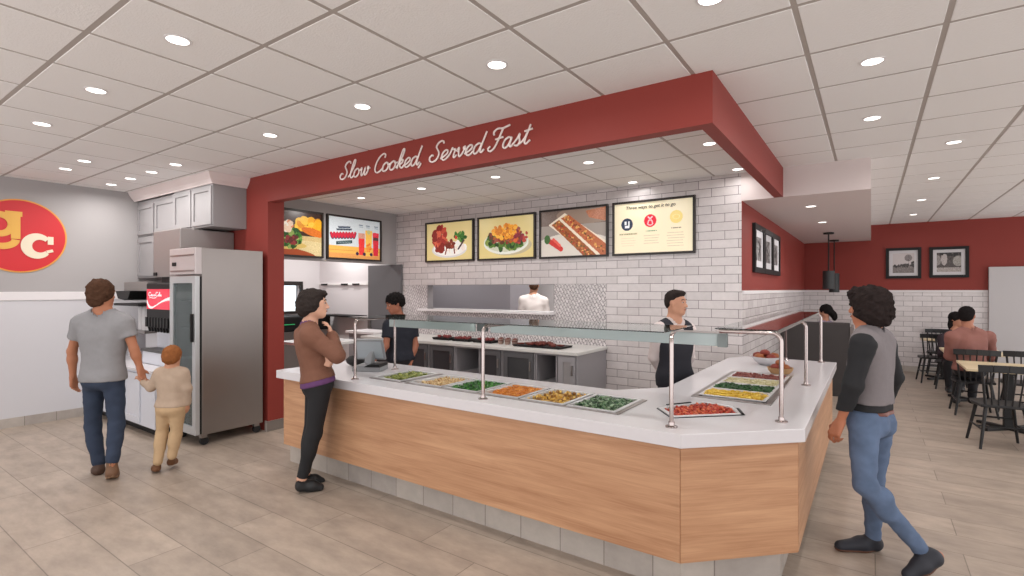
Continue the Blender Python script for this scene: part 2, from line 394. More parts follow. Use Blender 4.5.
# ================================================================== DOWNLIGHTS
def downlight(x, y, z, label, group, power=11.0, proto=[None]):
    if proto[0] is None:
        t = thing('downlight', label, 'ceiling light', (x, y, z), group)
        MB().lathe([(0.066, -0.001), (0.066, -0.005), (0.055, -0.006), (0.055, -0.001)], (x, y, z), 28).build('trim_ring', M_white, t, smooth=False)
        MB().lathe([(0.055, -0.002), (0.055, -0.004), (0.0, -0.005)], (x, y, z), 28).build('lens', mat('lens', (255, 250, 244), 0.4, emit=3.0), t)
        proto[0] = t
    else:
        t = copy_thing(proto[0], (x, y, z), 0, label, group)
    if power: lamp(x, y, z - 0.03, power)
    return t
cx = lambda i: gx0 + TP * (i + 0.5); cy = lambda j: gy0 + TP * (j + 0.5)
G1 = 'recessed downlights in the main ceiling'
for i, j, lab in (
    (-5, 0, 'large round downlight in the main ceiling, highest one on the side of the round sign'),
    (-7, 0, 'round downlight in the main ceiling, second along the row that starts nearest the camera'),
    (-9, 0, 'round downlight in the main ceiling closest above the red circle sign'),
    (-3, 2, 'round downlight in the main ceiling above the word Served on the red header'),
    (-5, 2, 'round downlight in the main ceiling above the word Slow on the red header'),
    (-7, 2, 'round downlight in the main ceiling above the rounded end of the red header'),
    (-10, 2, 'small downlight in the main ceiling just in front of the cabinet crown, nearest the header'),
    (-11, 2, 'small downlight before the cabinet crown, second from the red header'),
    (-12, 2, 'small downlight before the cabinet crown, third from the red header'),
    (-13, 2, 'small downlight before the cabinet crown, tucked into the wall corner'),
    (-11, 1, 'small downlight one row out from the cabinets, the one nearer the header'),
    (-12, 1, 'small downlight one row out from the cabinets, the one nearer the grey wall'),
    (-1, 2, 'downlight cut by the top edge of the photo, just left of the header corner'),
    (0, 4, 'big round downlight in the dining ceiling, nearest the camera beside the red header arm'),
    (0, 6, 'round downlight in the dining ceiling just before the white soffit'),
    (1, 8, 'round downlight in the dining ceiling beside the soffit, first of the receding row'),
    (1, 11, 'round downlight in the dining ceiling, second of the row beside the soffit'),
    (1, 14, 'round downlight in the dining ceiling, third of the row beside the soffit'),
    (1, 17, 'small downlight in the dining ceiling close to the far red wall')):
    downlight(cx(i), cy(j), CEIL - 0.001, lab, G1, 7.0)
G2 = 'recessed downlights over the serving area'
for i, j, lab in (
    (-2, 6, 'downlight inside the serving area right behind the header corner'),
    (-4, 6, 'downlight over the serving area above the menu panel with the flatbread'),
    (-6, 6, 'downlight over the serving area above the salad menu screen'),
    (-8, 6, 'downlight over the serving area above the ribs menu screen'),
    (-10, 6, 'small downlight over the serving area beside the grey bulkhead'),
    (-4, 8, 'downlight close to the tiled wall above the left edge of the three circles board'),
    (-2, 8, 'downlight close to the tiled wall beside the end of the red header arm')):
    downlight(cx(i), cy(j), CEIL - 0.001, lab, G2, (15.0 if i < -7 else 10.0) if j < 8 else 2.0)
G3 = 'downlights in the white soffit'
for x, y, lab in ((-0.615, 7.39, 'downlight in the white soffit, nearer the serving counter'), (-0.615, 9.24, 'downlight in the white soffit, between the first one and the pendant lamps')):
    downlight(x, y, SOF - 0.001, lab, G3, 8.0)
# further lamps of the same rows, outside the photograph's frame (light only)
for i, j in ((-3, -2), (-7, -2), (1, -2), (3, 2), (3, 6), (5, 10), (4, 14)): lamp(cx(i), cy(j), CEIL - 0.03, 5)
for x, y, p in ((-8.3, 4.6, 26), (-8.3, 6.0, 20), (-4.2, 7.2, 34), (-4.6, 9.0, 30), (-7, 7.1, 22)): lamp(x, y, 2.9, p)  # fill lamps added to brighten the kitchen, no fixtures behind them

# ================================================================== SCREENS AND PICTURES
def picture_mesh(name, arr, origin, ux, uz, m, parent):
    """arr: h x w x 3 (sRGB 0..255) spread over origin + s*ux + t*uz as one quad per sample."""
    h, wd = arr.shape[:2]; O = np.array(origin, float); ux = np.array(ux, float); uz = np.array(uz, float)
    s = np.linspace(0, 1, wd + 1); t = np.linspace(0, 1, h + 1)
    V = (O[None, None] + s[None, :, None] * ux + t[:, None, None] * uz).reshape(-1, 3)
    idx = np.arange((h + 1) * (wd + 1)).reshape(h + 1, wd + 1)
    F = np.stack([idx[:-1, :-1], idx[:-1, 1:], idx[1:, 1:], idx[1:, :-1]], -1).reshape(-1, 4)
    me = bpy.data.meshes.new(name); me.from_pydata(V.tolist(), [], F.tolist()); me.materials.append(m)
    a = arr[::-1].reshape(-1, 3) / 255.0; a = np.where(a <= 0.04045, a / 12.92, ((a + 0.055) / 1.055) ** 2.4)
    ca = me.color_attributes.new('Col', 'FLOAT_COLOR', 'CORNER')
    c4 = np.concatenate([a, np.ones((len(a), 1))], 1); ca.data.foreach_set('color', np.repeat(c4, 4, 0).ravel().astype(np.float32))
    o = bpy.data.objects.new(name, me); COL.objects.link(o); adopt(o, parent)
    return o
class Paint:
    def __init__(s, w, h, bg):
        s.w, s.h = w, h; s.a = np.ones((h, w, 3)) * np.array(bg, float)
        yy, xx = np.mgrid[0:h, 0:w]; s.x = (xx + 0.5) / w; s.y = (yy + 0.5) / h; s.asp = w / h
    def put(s, mask, col, n=0):
        c = np.array(col, float)[None, None] + (rng.normal(0, n, (s.h, s.w, 1)) if n else 0)
        s.a = np.where(mask[..., None], c, s.a); return s
    def ell(s, cx, cy, rx, ry, col, rot=0, n=0):
        dx = (s.x - cx) * s.asp; dy = s.y - cy; c, q = math.cos(rot), math.sin(rot)
        return s.put(((dx * c + dy * q) / (rx * s.asp)) ** 2 + ((-dx * q + dy * c) / ry) ** 2 < 1, col, n)
    def rec(s, x0, x1, y0, y1, col, n=0): return s.put((s.x > x0) & (s.x < x1) & (s.y > y0) & (s.y < y1), col, n)
    def poly(s, pts, col, n=0):
        m = np.zeros((s.h, s.w), bool)
        for i in range(len(pts)):
            x0, y0 = pts[i]; x1, y1 = pts[(i + 1) % len(pts)]
            if y0 == y1: continue
            c = ((s.y > min(y0, y1)) & (s.y <= max(y0, y1))) & (s.x < x0 + (s.y - y0) / (y1 - y0) * (x1 - x0)); m ^= c
        return s.put(m, col, n)
    def line(s, pts, r, col, n=0):
        pts = catmull(pts, 5) if len(pts) > 2 else [np.array(p, float) for p in pts]
        m = np.zeros((s.h, s.w), bool)
        for a, b in zip(pts[:-1], pts[1:]):
            ax, ay = a[0] * s.asp, a[1]; bx, by = b[0] * s.asp, b[1]; dx, dy = bx - ax, by - ay; L = dx * dx + dy * dy + 1e-12
            t = np.clip(((s.x * s.asp - ax) * dx + (s.y - ay) * dy) / L, 0, 1)
            m |= (s.x * s.asp - ax - t * dx) ** 2 + (s.y - ay - t * dy) ** 2 < r * r
        return s.put(m, col, n)
    def blobs(s, n, cx, cy, rx, ry, r, cols, seed=1, noise=6):
        R = random.Random(seed)
        for _ in range(n):
            a = R.uniform(0, 6.283); q = math.sqrt(R.random()); c = R.choice(cols)
            s.ell(cx + rx * q * math.cos(a), cy + ry * q * math.sin(a), R.uniform(.5, 1) * r / s.asp, R.uniform(.5, 1) * r, c, R.uniform(0, 3), noise)
        return s
W_, H_ = 150, 96
def pic_ribs():
    p = Paint(W_, H_, (214, 196, 138))
    p.ell(.5, .72, .38, .22, (206, 204, 204)).ell(.5, .70, .35, .19, (230, 226, 222))
    p.blobs(60, .30, .42, .14, .32, .10, [(186, 74, 54), (160, 52, 44), (206, 96, 70), (130, 40, 34)], 3)
    p.blobs(26, .72, .40, .14, .12, .07, [(60, 110, 50), (90, 140, 64), (40, 84, 40), (190, 60, 50)], 4)
    p.blobs(18, .62, .68, .22, .13, .09, [(236, 232, 226), (224, 214, 206)], 5)
    p.blobs(22, .52, .58, .10, .10, .06, [(110, 44, 36), (140, 60, 46)], 6)
    p.line([(.46, .62), (.42, .84)], .02, (120, 50, 40)).line([(.6, .6), (.62, .82)], .02, (110, 44, 38))
    p.line([(.82, .5), (.7, .72)], .025, (70, 50, 60)); return p.a
def pic_salad():
    p = Paint(W_, H_, (212, 194, 134)); p.ell(.56, .70, .40, .24, (184, 172, 140)).ell(.5, .62, .41, .29, (214, 216, 206)).ell(.5, .59, .385, .26, (190, 192, 170))
    p.blobs(80, .48, .58, .33, .24, .08, [(60, 92, 48), (84, 118, 54), (120, 140, 70), (46, 70, 40)], 7)
    p.blobs(70, .48, .44, .32, .20, .07, [(170, 90, 40), (130, 60, 50), (96, 60, 44), (150, 80, 70)], 8)
    p.blobs(60, .50, .36, .24, .17, .07, [(222, 150, 50), (234, 172, 70), (200, 120, 44)], 9)
    p.blobs(20, .76, .48, .12, .18, .06, [(170, 70, 60), (130, 50, 60), (200, 100, 60)], 10); return p.a
def pic_flat():
    p = Paint(W_, H_, (150, 140, 132)); p.rec(0, 1, 0, .32, (112, 96, 88), 6); p.ell(.75, .12, .5, .2, (140, 120, 106)).poly([(.7, .05), (1, 0), (1, .3), (.75, .2)], (170, 104, 70), 8)
    p.ell(.5, .95, .7, .45, (204, 196, 186)); p.poly([(.12, .30), (.38, .06), (1.0, .72), (1.0, 1.0), (.72, 1.0)], (222, 208, 188))
    p.poly([(.17, .30), (.29, .20), (.86, 1.0), (.66, 1.0)], (150, 84, 44), 6).poly([(.32, .17), (.44, .10), (1.0, .78), (1.0, 1.0), (.92, 1.0)], (172, 96, 60), 6)
    R = random.Random(5)
    for q in range(150):
        t = R.random(); a = (.23 + t * .53, .25 + t * .75) if q % 2 else (.38 + t * .60, .14 + t * .78)
        p.ell(a[0] + R.uniform(-.05, .05), a[1] + R.uniform(-.03, .03), .014, .022, R.choice([(190, 120, 60), (120, 60, 34), (210, 160, 90), (170, 60, 40), (96, 80, 40)]), 0, 5)
    p.line([(.12, .64), (.2, .72), (.32, .84)], .055, (190, 50, 44)).line([(.2, .62), (.3, .76)], .03, (214, 90, 76)).ell(.1, .62, .05, .1, (60, 96, 50)); return p.a
def pic_togo():
    p = Paint(220, 140, (232, 221, 190)); dk = (44, 52, 66)
    for cx_, cy_, col in ((.17, .42, (48, 60, 78)), (.475, .375, (214, 44, 62)), (.80, .335, (226, 204, 124))): p.ell(cx_, cy_, .078, .125, col)
    w_ = (222, 224, 226)
    p.rec(.14, .20, .44, .49, w_).rec(.185, .205, .36, .48, w_).rec(.135, .165, .36, .43, w_).rec(.15, .19, .47, .475, (48, 60, 78))
    p.line([(.45, .30), (.475, .33), (.50, .30)], .012, (244, 190, 196)).line([(.455, .37), (.445, .44), (.475, .46), (.505, .44), (.495, .37)], .010, (244, 190, 196)).ell(.475, .36, .016, .022, (244, 190, 196)).ell(.475, .36, .008, .012, (214, 44, 62))
    p.rec(.755, .845, .31, .315, (238, 222, 160)).ell(.80, .335, .045, .05, (238, 216, 150)).ell(.80, .335, .035, .04, (226, 204, 124))
    R = random.Random(4)
    for x0, x1, yy, col in ((.07, .30, .615, (150, 140, 100)), (.42, .55, .575, (120, 150, 110)), (.74, .86, .545, (110, 100, 80))):
        x = x0
        while x < x1: 
            q = R.uniform(.008, .02); p.rec(x, x + q, yy - .012, yy + .012, col, 8); x += q + .006
    for x0, x1, y0, n in ((.08, .29, .69, 4), (.38, .60, .66, 4), (.68, .90, .63, 6)):
        for k in range(n): p.rec(x0 + R.uniform(0, .02), x1 - R.uniform(0, .03), y0 + k * .05, y0 + k * .05 + .010, (204, 194, 166), 5)
    return p.a
def pic_corn():
    p = Paint(W_, H_, (60, 40, 34)); p.rec(0, 1, .55, 1, (196, 172, 120), 8); p.ell(.6, .95, .9, .3, (206, 188, 140), 0, 8).ell(.3, .92, .6, .12, (150, 70, 40), .1)
    p.ell(.3, .78, .45, .10, (196, 170, 96))
    p.blobs(46, .80, .30, .22, .14, .10, [(232, 168, 40), (240, 190, 66), (214, 140, 36)], 3).ell(.86, .45, .2, .09, (206, 110, 40), .2, 6)
    p.blobs(60, .50, .62, .16, .20, .08, [(60, 110, 40), (90, 144, 60), (36, 76, 34), (130, 150, 80)], 12).blobs(20, .52, .66, .10, .08, .06, [(130, 50, 50), (90, 40, 40)], 13)
    p.blobs(26, .40, .35, .12, .12, .08, [(224, 196, 170), (206, 130, 90), (230, 220, 206)], 14); return p.a
def pic_drinks():
    p = Paint(200, 140, (200, 208, 212)); p.a += rng.normal(0, 5, (140, 200, 1)); p.rec(0, 1, .70, 1, (232, 172, 84), 6).rec(0, 1, .80, .815, (196, 140, 70)).rec(0, 1, .88, 1, (216, 150, 84), 5)
    def scrib(x0, x1, yy, a, r, col, n, sl=-.12):
        pts = [(x0 + (x1 - x0) * k / n, yy + sl * (x1 - x0) * k / n + (a if k % 2 else -a)) for k in range(n + 1)]; p.line(pts, r, col)
    scrib(.18, .40, .25, .016, .011, (52, 66, 88), 18); scrib(.15, .43, .31, .016, .011, (60, 70, 84), 22)
    scrib(.05, .50, .47, .055, .034, (70, 50, 80), 16); scrib(.05, .50, .455, .055, .024, (196, 44, 66), 16)
    p.poly([(.14, .60), (.44, .54), (.44, .62), (.14, .68)], (44, 66, 74)); scrib(.17, .41, .62, .012, .006, (130, 150, 150), 16, -.1)
    for x0, col, top in ((.56, (226, 60, 60), .34), (.85, (210, 44, 60), .30)):
        p.poly([(x0, top), (x0 + .13, top), (x0 + .115, .90), (x0 + .015, .90)], col, 8)
    p.poly([(.56, .34), (.69, .34), (.687, .48), (.563, .48)], (206, 150, 130), 10).rec(.86, .97, .42, .5, (90, 60, 60), 8)
    p.poly([(.70, .26), (.84, .26), (.825, .92), (.715, .92)], (240, 188, 84), 10).blobs(14, .77, .72, .04, .12, .04, [(222, 120, 50), (236, 150, 60)], 5)
    p.ell(.77, .3, .035, .06, (190, 190, 130)).ell(.9, .34, .05, .05, (220, 60, 80))
    for x in (.57, .71, .88): p.rec(x, x + .08, .13, .15, (90, 110, 130)).rec(x + .01, x + .08, .17, .19, (150, 165, 175))
    for x in (.54, .68, .82): p.ell(x, .87, .03, .045, (60, 44, 70))
    return p.a
M_screen = attr_mat('lit_screen', 0.25, 0.35)
def board(name, lab, cat, arr, a, b, z0, z1, plane, off, group, fw=0.028):
    """Framed lit panel; plane 'y' faces -Y at y=off, plane 'x' faces +X at x=off. a..b along the wall."""
    if plane == 'y':
        t = thing(name, lab, cat, ((a + b) / 2, off, z0), group)
        slab_holes(rect(a, b, z0, z1), [rect(a + fw, b - fw, z0 + fw, z1 - fw)], off - 0.045, off - 0.004, 'y', 'frame', M_frame, t)
        MB().box(a + .004, b - .004, off - 0.02, off - 0.003, z0 + .004, z1 - .004).build('back_panel', M_dark, t)
        picture_mesh('screen', arr, (a + fw, off - 0.026, z0 + fw), (b - a - 2 * fw, 0, 0), (0, 0, z1 - z0 - 2 * fw), M_screen, t)
    else:
        t = thing(name, lab, cat, (off, (a + b) / 2, z0), group)
        slab_holes(rect(a, b, z0, z1), [rect(a + fw, b - fw, z0 + fw, z1 - fw)], off + 0.004, off + 0.045, 'x', 'frame', M_frame, t)
        MB().box(off + 0.003, off + 0.02, a + .004, b - .004, z0 + .004, z1 - .004).build('back_panel', M_dark, t)
        picture_mesh('screen', arr, (off + 0.026, a + fw, z0 + fw), (0, b - a - 2 * fw, 0), (0, 0, z1 - z0 - 2 * fw), M_screen, t)
    return t
GB = 'framed menu screens along the top of the tiled wall'
s_ = WY - 0.001
board('menu_board', 'menu screen showing a plate of ribs with greens', 'menu screen', pic_ribs(), -6.335, -5.262, 2.147, 2.83, 'y', s_, GB)
board('menu_board', 'menu screen showing a heaped salad bowl topped with orange cheese', 'menu screen', pic_salad(), -5.18, -4.086, 2.140, 2.83, 'y', s_, GB)
board('menu_board', 'menu screen showing a stuffed flatbread cut in two halves', 'menu screen', pic_flat(), -4.015, -2.923, 2.130, 2.84, 'y', s_, GB)
b4 = board('menu_board', 'cream menu screen with three coloured circles and a heading', 'menu screen', pic_togo(), -2.857, -1.768, 2.130, 2.843, 'y', s_, GB)
GS = 'menu screens on the grey bulkhead'
board('menu_board', 'menu screen of yellow corn and green salad, partly hidden by the red column', 'menu screen', pic_corn(), 3.86, 4.948, 2.17, 2.885, 'x', GX, GS)
board('menu_board', 'advert screen with red and orange iced drinks', 'menu screen', pic_drinks(), 5.015, 6.116, 2.168, 2.885, 'x', GX, GS)

def font_text(body, size, m, parent, loc, rot, name='text', ext=0.002, shear=0.0, align='CENTER', sx=1.0):
    cu = bpy.data.curves.new(name, 'FONT'); cu.body = body; cu.size = size; cu.extrude = ext; cu.shear = shear; cu.align_x = align
    tmp = bpy.data.objects.new(name, cu); COL.objects.link(tmp)
    dg = bpy.context.evaluated_depsgraph_get(); me = bpy.data.meshes.new_from_object(tmp.evaluated_get(dg))
    bpy.data.objects.remove(tmp); me.materials.clear(); me.materials.append(m)
    me.transform(Matrix.Translation(loc) @ rot.to_4x4() @ Matrix.Diagonal((sx, 1, 1, 1)))
    o = bpy.data.objects.new(name, me); COL.objects.link(o)
    if parent is not None: adopt(o, parent)
    return o
RY = Matrix.Rotation(math.pi / 2, 3, 'X')                                   # faces -Y
RXm = Matrix.Rotation(math.pi / 2, 3, 'Z') @ Matrix.Rotation(math.pi / 2, 3, 'X')   # faces +X
font_text('Three ways to get it to go', 0.062, mat('ink', (50, 46, 44), 0.6), b4, (-2.34, s_ - 0.033, 2.735), RY, 'heading_text', shear=0.2)

def mono(kind):
    p = Paint(90, 66, (196, 188, 188))
    if kind == 0:
        p.rec(0, 1, .6, 1, (120, 112, 110), 22); p.blobs(50, .5, .62, .5, .06, .06, [(50, 44, 44), (70, 64, 62)], 2).ell(.72, .25, .17, .16, (120, 112, 112), 0, 26).rec(.73, .745, .3, .6, (70, 62, 62)).blobs(10, .93, .55, .06, .1, .07, [(44, 40, 40)], 3)
    elif kind == 1:
        p.rec(0, 1, 0, 1, (70, 62, 60), 26); p.ell(.32, .35, .12, .3, (176, 168, 166), 0, 18).ell(.06, .4, .14, .25, (140, 134, 132), 0, 20).ell(.85, .45, .2, .25, (150, 146, 140), 0, 26).rec(0, 1, .75, 1, (160, 152, 148), 26).blobs(30, .5, .1, .5, .1, .08, [(30, 26, 26)], 4)
    else:
        R = random.Random(kind); p.rec(0, 1, 0, 1, (110, 104, 104), 24)
        for _ in range(16): p.line([(R.random(), R.random()), (R.random(), R.random())], R.uniform(.02, .07), (R.choice((40, 180, 140, 70)),) * 3, 10)
    return p.a
M_print = attr_mat('photo_print', 0.4); M_mat = mat('mount_card', (205, 203, 206), 0.7)
def framed(lab, arr, a, b, z0, z1, plane, off, group, fw=0.055, mw=0.06):
    sg = -1 if plane == 'y' else 1
    c = ((a + b) / 2, off, z0) if plane == 'y' else (off, (a + b) / 2, z0)
    t = thing('picture_frame', lab, 'framed photo', c, group)
    def ring(x0, x1, za, zb, wdt, d0, d1, nm, m):
        lo, hi = sorted((off + sg * d0, off + sg * d1))
        slab_holes(rect(x0, x1, za, zb), [rect(x0 + wdt, x1 - wdt, za + wdt, zb - wdt)], lo, hi, plane, nm, m, t)
    ring(a, b, z0, z1, fw, 0.002, 0.04, 'frame', M_dark); ring(a + fw, b - fw, z0 + fw, z1 - fw, mw, 0.004, 0.02, 'mount', M_mat)
    i = fw + mw * .8
    if plane == 'y': picture_mesh('photo', arr, (a + i, off - 0.012, z0 + i), (b - a - 2 * i, 0, 0), (0, 0, z1 - z0 - 2 * i), M_print, t)
    else: picture_mesh('photo', arr, (off + 0.012, a + i, z0 + i), (0, b - a - 2 * i, 0), (0, 0, z1 - z0 - 2 * i), M_print, t)
framed('black framed photo of a lone tree over a low treeline on the far red wall', mono(0), 0.255, 0.838, 1.907, 2.54, 'y', FARY - 0.001, 'framed photos on the far red wall')
framed('black framed photo of a waterfall among rocks on the far red wall', mono(1), 0.965, 1.568, 1.915, 2.53, 'y', FARY - 0.001, 'framed photos on the far red wall')
for k, lab in enumerate(('black framed photo on the red side wall, nearest the tiled corner of the three', 'black framed photo on the red side wall, middle one of the three adjoining frames', 'black framed photo on the red side wall, the one nearest the booths of the three')):
    framed(lab, mono(5 + k), 7.12 + k * 0.738, 7.12 + (k + 1) * 0.738 - 0.01, 1.90, 2.53, 'x', RX, 'three adjoining framed photos on the red side wall', 0.07, 0.09)

# ------------------------------------------------------------------ script lettering on the header
GL = {
 'S': ([[(1.25,1.72),(1.15,1.95),(.9,2.02),(.6,1.85),(.5,1.5),(.75,1.15),(.98,.75),(.88,.22),(.5,0),(.12,.15),(.0,.5),(.2,.72),(.4,.6)]], 1.28),
 'l': ([[(0,.15),(.3,.55),(.62,1.5),(.62,2.02),(.45,2.0),(.32,1.3),(.3,.4),(.42,.04),(.68,.05),(.85,.3)]], .74),
 'o': ([[(.62,.88),(.4,.96),(.12,.72),(.1,.25),(.35,0),(.65,.12),(.78,.5),(.62,.88),(.7,.72),(1.0,.74)]], .93),
 'w': ([[(0,.7),(.15,.95),(.2,.4),(.32,.02),(.55,.25),(.66,.9),(.68,.3),(.82,.02),(1.05,.25),(1.15,.8),(1.0,.95),(1.05,.68),(1.35,.75)]], 1.3),
 'C': ([[(1.2,1.55),(1.22,1.85),(.95,2.03),(.5,1.75),(.2,1.1),(.2,.4),(.5,.02),(.9,.08),(1.2,.4)]], 1.16),
 'k': ([[(0,.15),(.3,.55),(.6,1.5),(.6,2.02),(.42,2.0),(.3,1.3),(.22,.5),(.2,0)],[(.22,.45),(.5,.92),(.75,.85),(.65,.55),(.3,.48)],[(.35,.5),(.6,.1),(.8,.02),(1.0,.28)]], .95),
 'e': ([[(0,.2),(.35,.35),(.65,.62),(.62,.9),(.38,.97),(.14,.7),(.12,.3),(.35,.0),(.65,.05),(.85,.3)]], .8),
 'd': ([[(.75,.8),(.5,.97),(.18,.78),(.1,.3),(.32,0),(.6,.2),(.8,.9),(.98,2.0)],[(.98,2.0),(.82,.9),(.8,.25),(.95,.02),(1.15,.3)]], 1.1),
 ',': ([[(.2,.12),(.24,0),(.05,-.35)]], .55), ' ': ([], .55),
 'r': ([[(0,.15),(.2,.55),(.3,1.05),(.42,.88),(.68,.86),(.62,.4),(.7,.04),(.95,.25)]], .88),
 'v': ([[(0,.6),(.15,.95),(.25,.4),(.42,.02),(.7,.4),(.8,.92),(.66,.85),(.75,.68),(.98,.7)]], .9),
 'F': ([[(.1,1.45),(.0,1.75),(.3,2.0),(.8,1.95),(1.4,2.12)],[(.8,1.95),(.68,1.1),(.45,.2),(.1,-.05),(-.15,.2),(.0,.42)],[(.35,1.0),(1.05,1.1)]], 1.15),
 'a': ([[(.72,.8),(.48,.97),(.18,.78),(.1,.3),(.32,0),(.6,.2),(.76,.92),(.72,.3),(.85,.02),(1.05,.25)]], 1.0),
 's': ([[(0,.15),(.3,.7),(.42,1.08),(.45,.75),(.6,.35),(.48,.02),(.2,.08)],[(.52,.08),(.8,.25)]], .72),
 't': ([[(0,.15),(.3,.7),(.48,1.75),(.36,.9),(.34,.25),(.52,.02),(.8,.3)],[(.08,1.2),(.75,1.3)]], .7)}
def letter_run(text, x0, z0, xh, adv, slant, r, pt, mb, n=6):
    x = 0
    for ch in text:
        st, a = GL[ch]
        for s2 in st:
            cp = catmull(s2, 5); mb.tube([pt(x0 + adv * (x + p[0] + slant * p[1]), z0 + xh * p[1]) for p in cp], r, n)
        x += a
    return x
M_letter = mat('letter_white', (236, 222, 218), 0.5)
words_ = ['Slow', 'Cooked,', 'Served', 'Fast']; gap = .62
tot = sum(sum(GL[c][1] for c in wd) for wd in words_) + gap * 3 - .1
X0, X1, Z0 = -4.50, -2.17, 2.81; adv = (X1 - X0 - 0.02) / tot
lt = thing('header_lettering', 'white script lettering Slow Cooked, Served Fast on the red header', 'sign lettering', ((X0 + X1) / 2, HY - 0.001, Z0))
xx = 0
for wd in words_:
    mb = MB(); a = letter_run(wd, X0 + adv * xx, Z0, 0.083, adv, 0.28, 0.0082, lambda a_, b_: (a_, HY - 0.0085, b_), mb)
    mb.build('word', M_letter, lt, smooth=True); xx += a + gap

# ------------------------------------------------------------------ round logo sign on the grey wall
sc_ = (1.735, 2.34); RS = 0.452
sg = thing('round_sign', 'round red sign with yellow rim and the letters g and c on the grey wall', 'sign', (LX, *sc_))
def discx(r, d0, d1, nm, m, parent):
    mb = MB(); n = 64; poly = [(sc_[0] + r * math.cos(2 * math.pi * k / n), sc_[1] + r * math.sin(2 * math.pi * k / n)) for k in range(n)]
    mb.prism(poly, d0, d1, 'x'); return mb.build(nm, m, parent)
discx(RS, LX + .001, LX + .012, 'rim', mat('sign_yellow', (222, 158, 70), 0.5), sg)
discx(RS - 0.017, LX + .006, LX + .016, 'face', mat('sign_red', (200, 42, 48), 0.5), sg)
def outline(strokes, nm, m, parent, base):
    """Flat heavy strokes as thick ribbons with square ends, in (y, z) on the sign."""
    mb = MB()
    for si, (pts, wd) in enumerate(strokes):
        bs = base + si * .0009
        P = catmull(pts, 8) if len(pts) > 2 else [np.array(p, float) for p in pts]
        for i, (a, b) in enumerate(zip(P[:-1], P[1:])):
            pass
        L = []; Rr = []
        for i, p in enumerate(P):
            d = P[min(i + 1, len(P) - 1)] - P[max(i - 1, 0)]; d = d / (np.hypot(*d) + 1e-9); nn = np.array([-d[1], d[0]])
            w2 = (wd(i / (len(P) - 1)) if callable(wd) else wd) / 2
            L.append(p + nn * w2); Rr.append(p - nn * w2)
        for i in range(len(P) - 1):
            q = [L[i], L[i + 1], Rr[i + 1], Rr[i]]
            mb.add([(bs, *a) for a in q] + [(bs + .008, *a) for a in q], [(0, 1, 2, 3), (7, 6, 5, 4), (0, 4, 5, 1), (1, 5, 6, 2), (2, 6, 7, 3), (3, 7, 4, 0)])
    return mb.build(nm, m, parent)
# g: bowl, ear, tail
arc = lambda cy_, cz_, ry, rz, a0, a1, n=14: [(cy_ + ry * math.cos(math.radians(a0 + (a1 - a0) * k / n)), cz_ + rz * math.sin(math.radians(a0 + (a1 - a0) * k / n))) for k in range(n + 1)]
outline([(arc(1.555, 2.47, .105, .115, 0, 360, 24), .075), ([(1.60, 2.605), (1.755, 2.605)], .06), ([(1.695, 2.62), (1.695, 2.30)], .085),
         (arc(1.57, 2.29, .125, .085, 0, -175, 12), .075)], 'letter_g', mat('letter_yellow', (222, 170, 78), 0.5), sg, LX + .017)
outline([(arc(1.905, 2.225, .112, .118, 42, 318, 22), lambda t: .05 + .055 * math.sin(math.pi * t)), ([(2.022, 2.35), (2.022, 2.25)], .055), ([(1.95, 2.322), (2.03, 2.322)], .03), ([(1.985, 2.155), (2.045, 2.175)], .035)],
        'letter_c', mat('letter_cream', (226, 214, 190), 0.5), sg, LX + .017)
# ================================================================== SERVING COUNTER
PLAN = [(-4.62, 2.80), (-0.845, 2.80), (-0.335, 3.30), (-0.335, 6.42), (-1.20, 6.42), (-1.24, 3.98), (-1.55, 3.62), (-4.62, 3.62)]
ct = thing('service_counter', 'long wood panelled service counter with an angled corner and stone tiled plinth', 'counter', (-2.5, 3.2, 0))
def wallrun(a, b, t, z0, z1, nm, m, side=1):
    a = Vector((*a, 0)); b = Vector((*b, 0)); d = (b - a).normalized(); n = Vector((-d.y, d.x, 0)) * t * side
    return MB().prism([(a.x, a.y), (b.x, b.y), (b.x + n.x, b.y + n.y), (a.x + n.x, a.y + n.y)], z0, z1).build(nm, m, ct)
ZT, ZB = 0.83, 0.2
wallrun((-4.60, 2.80), (-0.847, 2.80), .03, ZB, ZT, 'front_panel', M_wood)
# angled panel: grain along its own direction
M_wood_d = M_wood.copy(); M_wood_d.name = 'oak_diagonal'
for n in M_wood_d.node_tree.nodes:
    if n.type == 'MAPPING': n.vector_type = 'TEXTURE'; sx = n.inputs['Scale'].default_value; n.inputs['Scale'].default_value = (1 / sx[0], 1 / sx[1], 1 / sx[2]); n.inputs['Rotation'].default_value = (0, 0, math.radians(44.4))
wallrun((-0.843, 2.801), (-0.337, 3.298), .03, ZB, ZT, 'corner_panel', M_wood_d)
wallrun((-0.335, 3.302), (-0.335, 6.41), .03, ZB, ZT, 'side_panel', M_wood_y)
wallrun((-4.62, 3.6), (-4.62, 2.80), .02, ZB, ZT, 'end_panel', M_wood_y, 1)
wallrun((-1.20, 6.42), (-0.337, 6.42), .02, ZB, ZT, 'end_panel', M_wood, -1)
wallrun((-4.66, 2.895), (-0.87, 2.895), .03, 0, ZB, 'plinth', M_toe)
M_toe_d = M_toe.copy()
wallrun((-0.87, 2.895), (-0.43, 3.33), .03, 0, ZB, 'plinth', M_toe)
wallrun((-0.43, 3.335), (-0.43, 6.40), .03, 0, ZB, 'plinth', M_toey)
wallrun((-4.66, 3.55), (-4.66, 2.927), .03, 0, ZB, 'plinth', M_toey)
body = MB(); body.prism([(-4.57, 3.56), (-4.57, 3.6), (-1.56, 3.6), (-1.27, 3.97), (-1.23, 6.38), (-1.20, 6.38), (-1.24, 3.96), (-1.54, 3.56)], 0, ZT)
body.build('inner_panel', M_cab, ct)
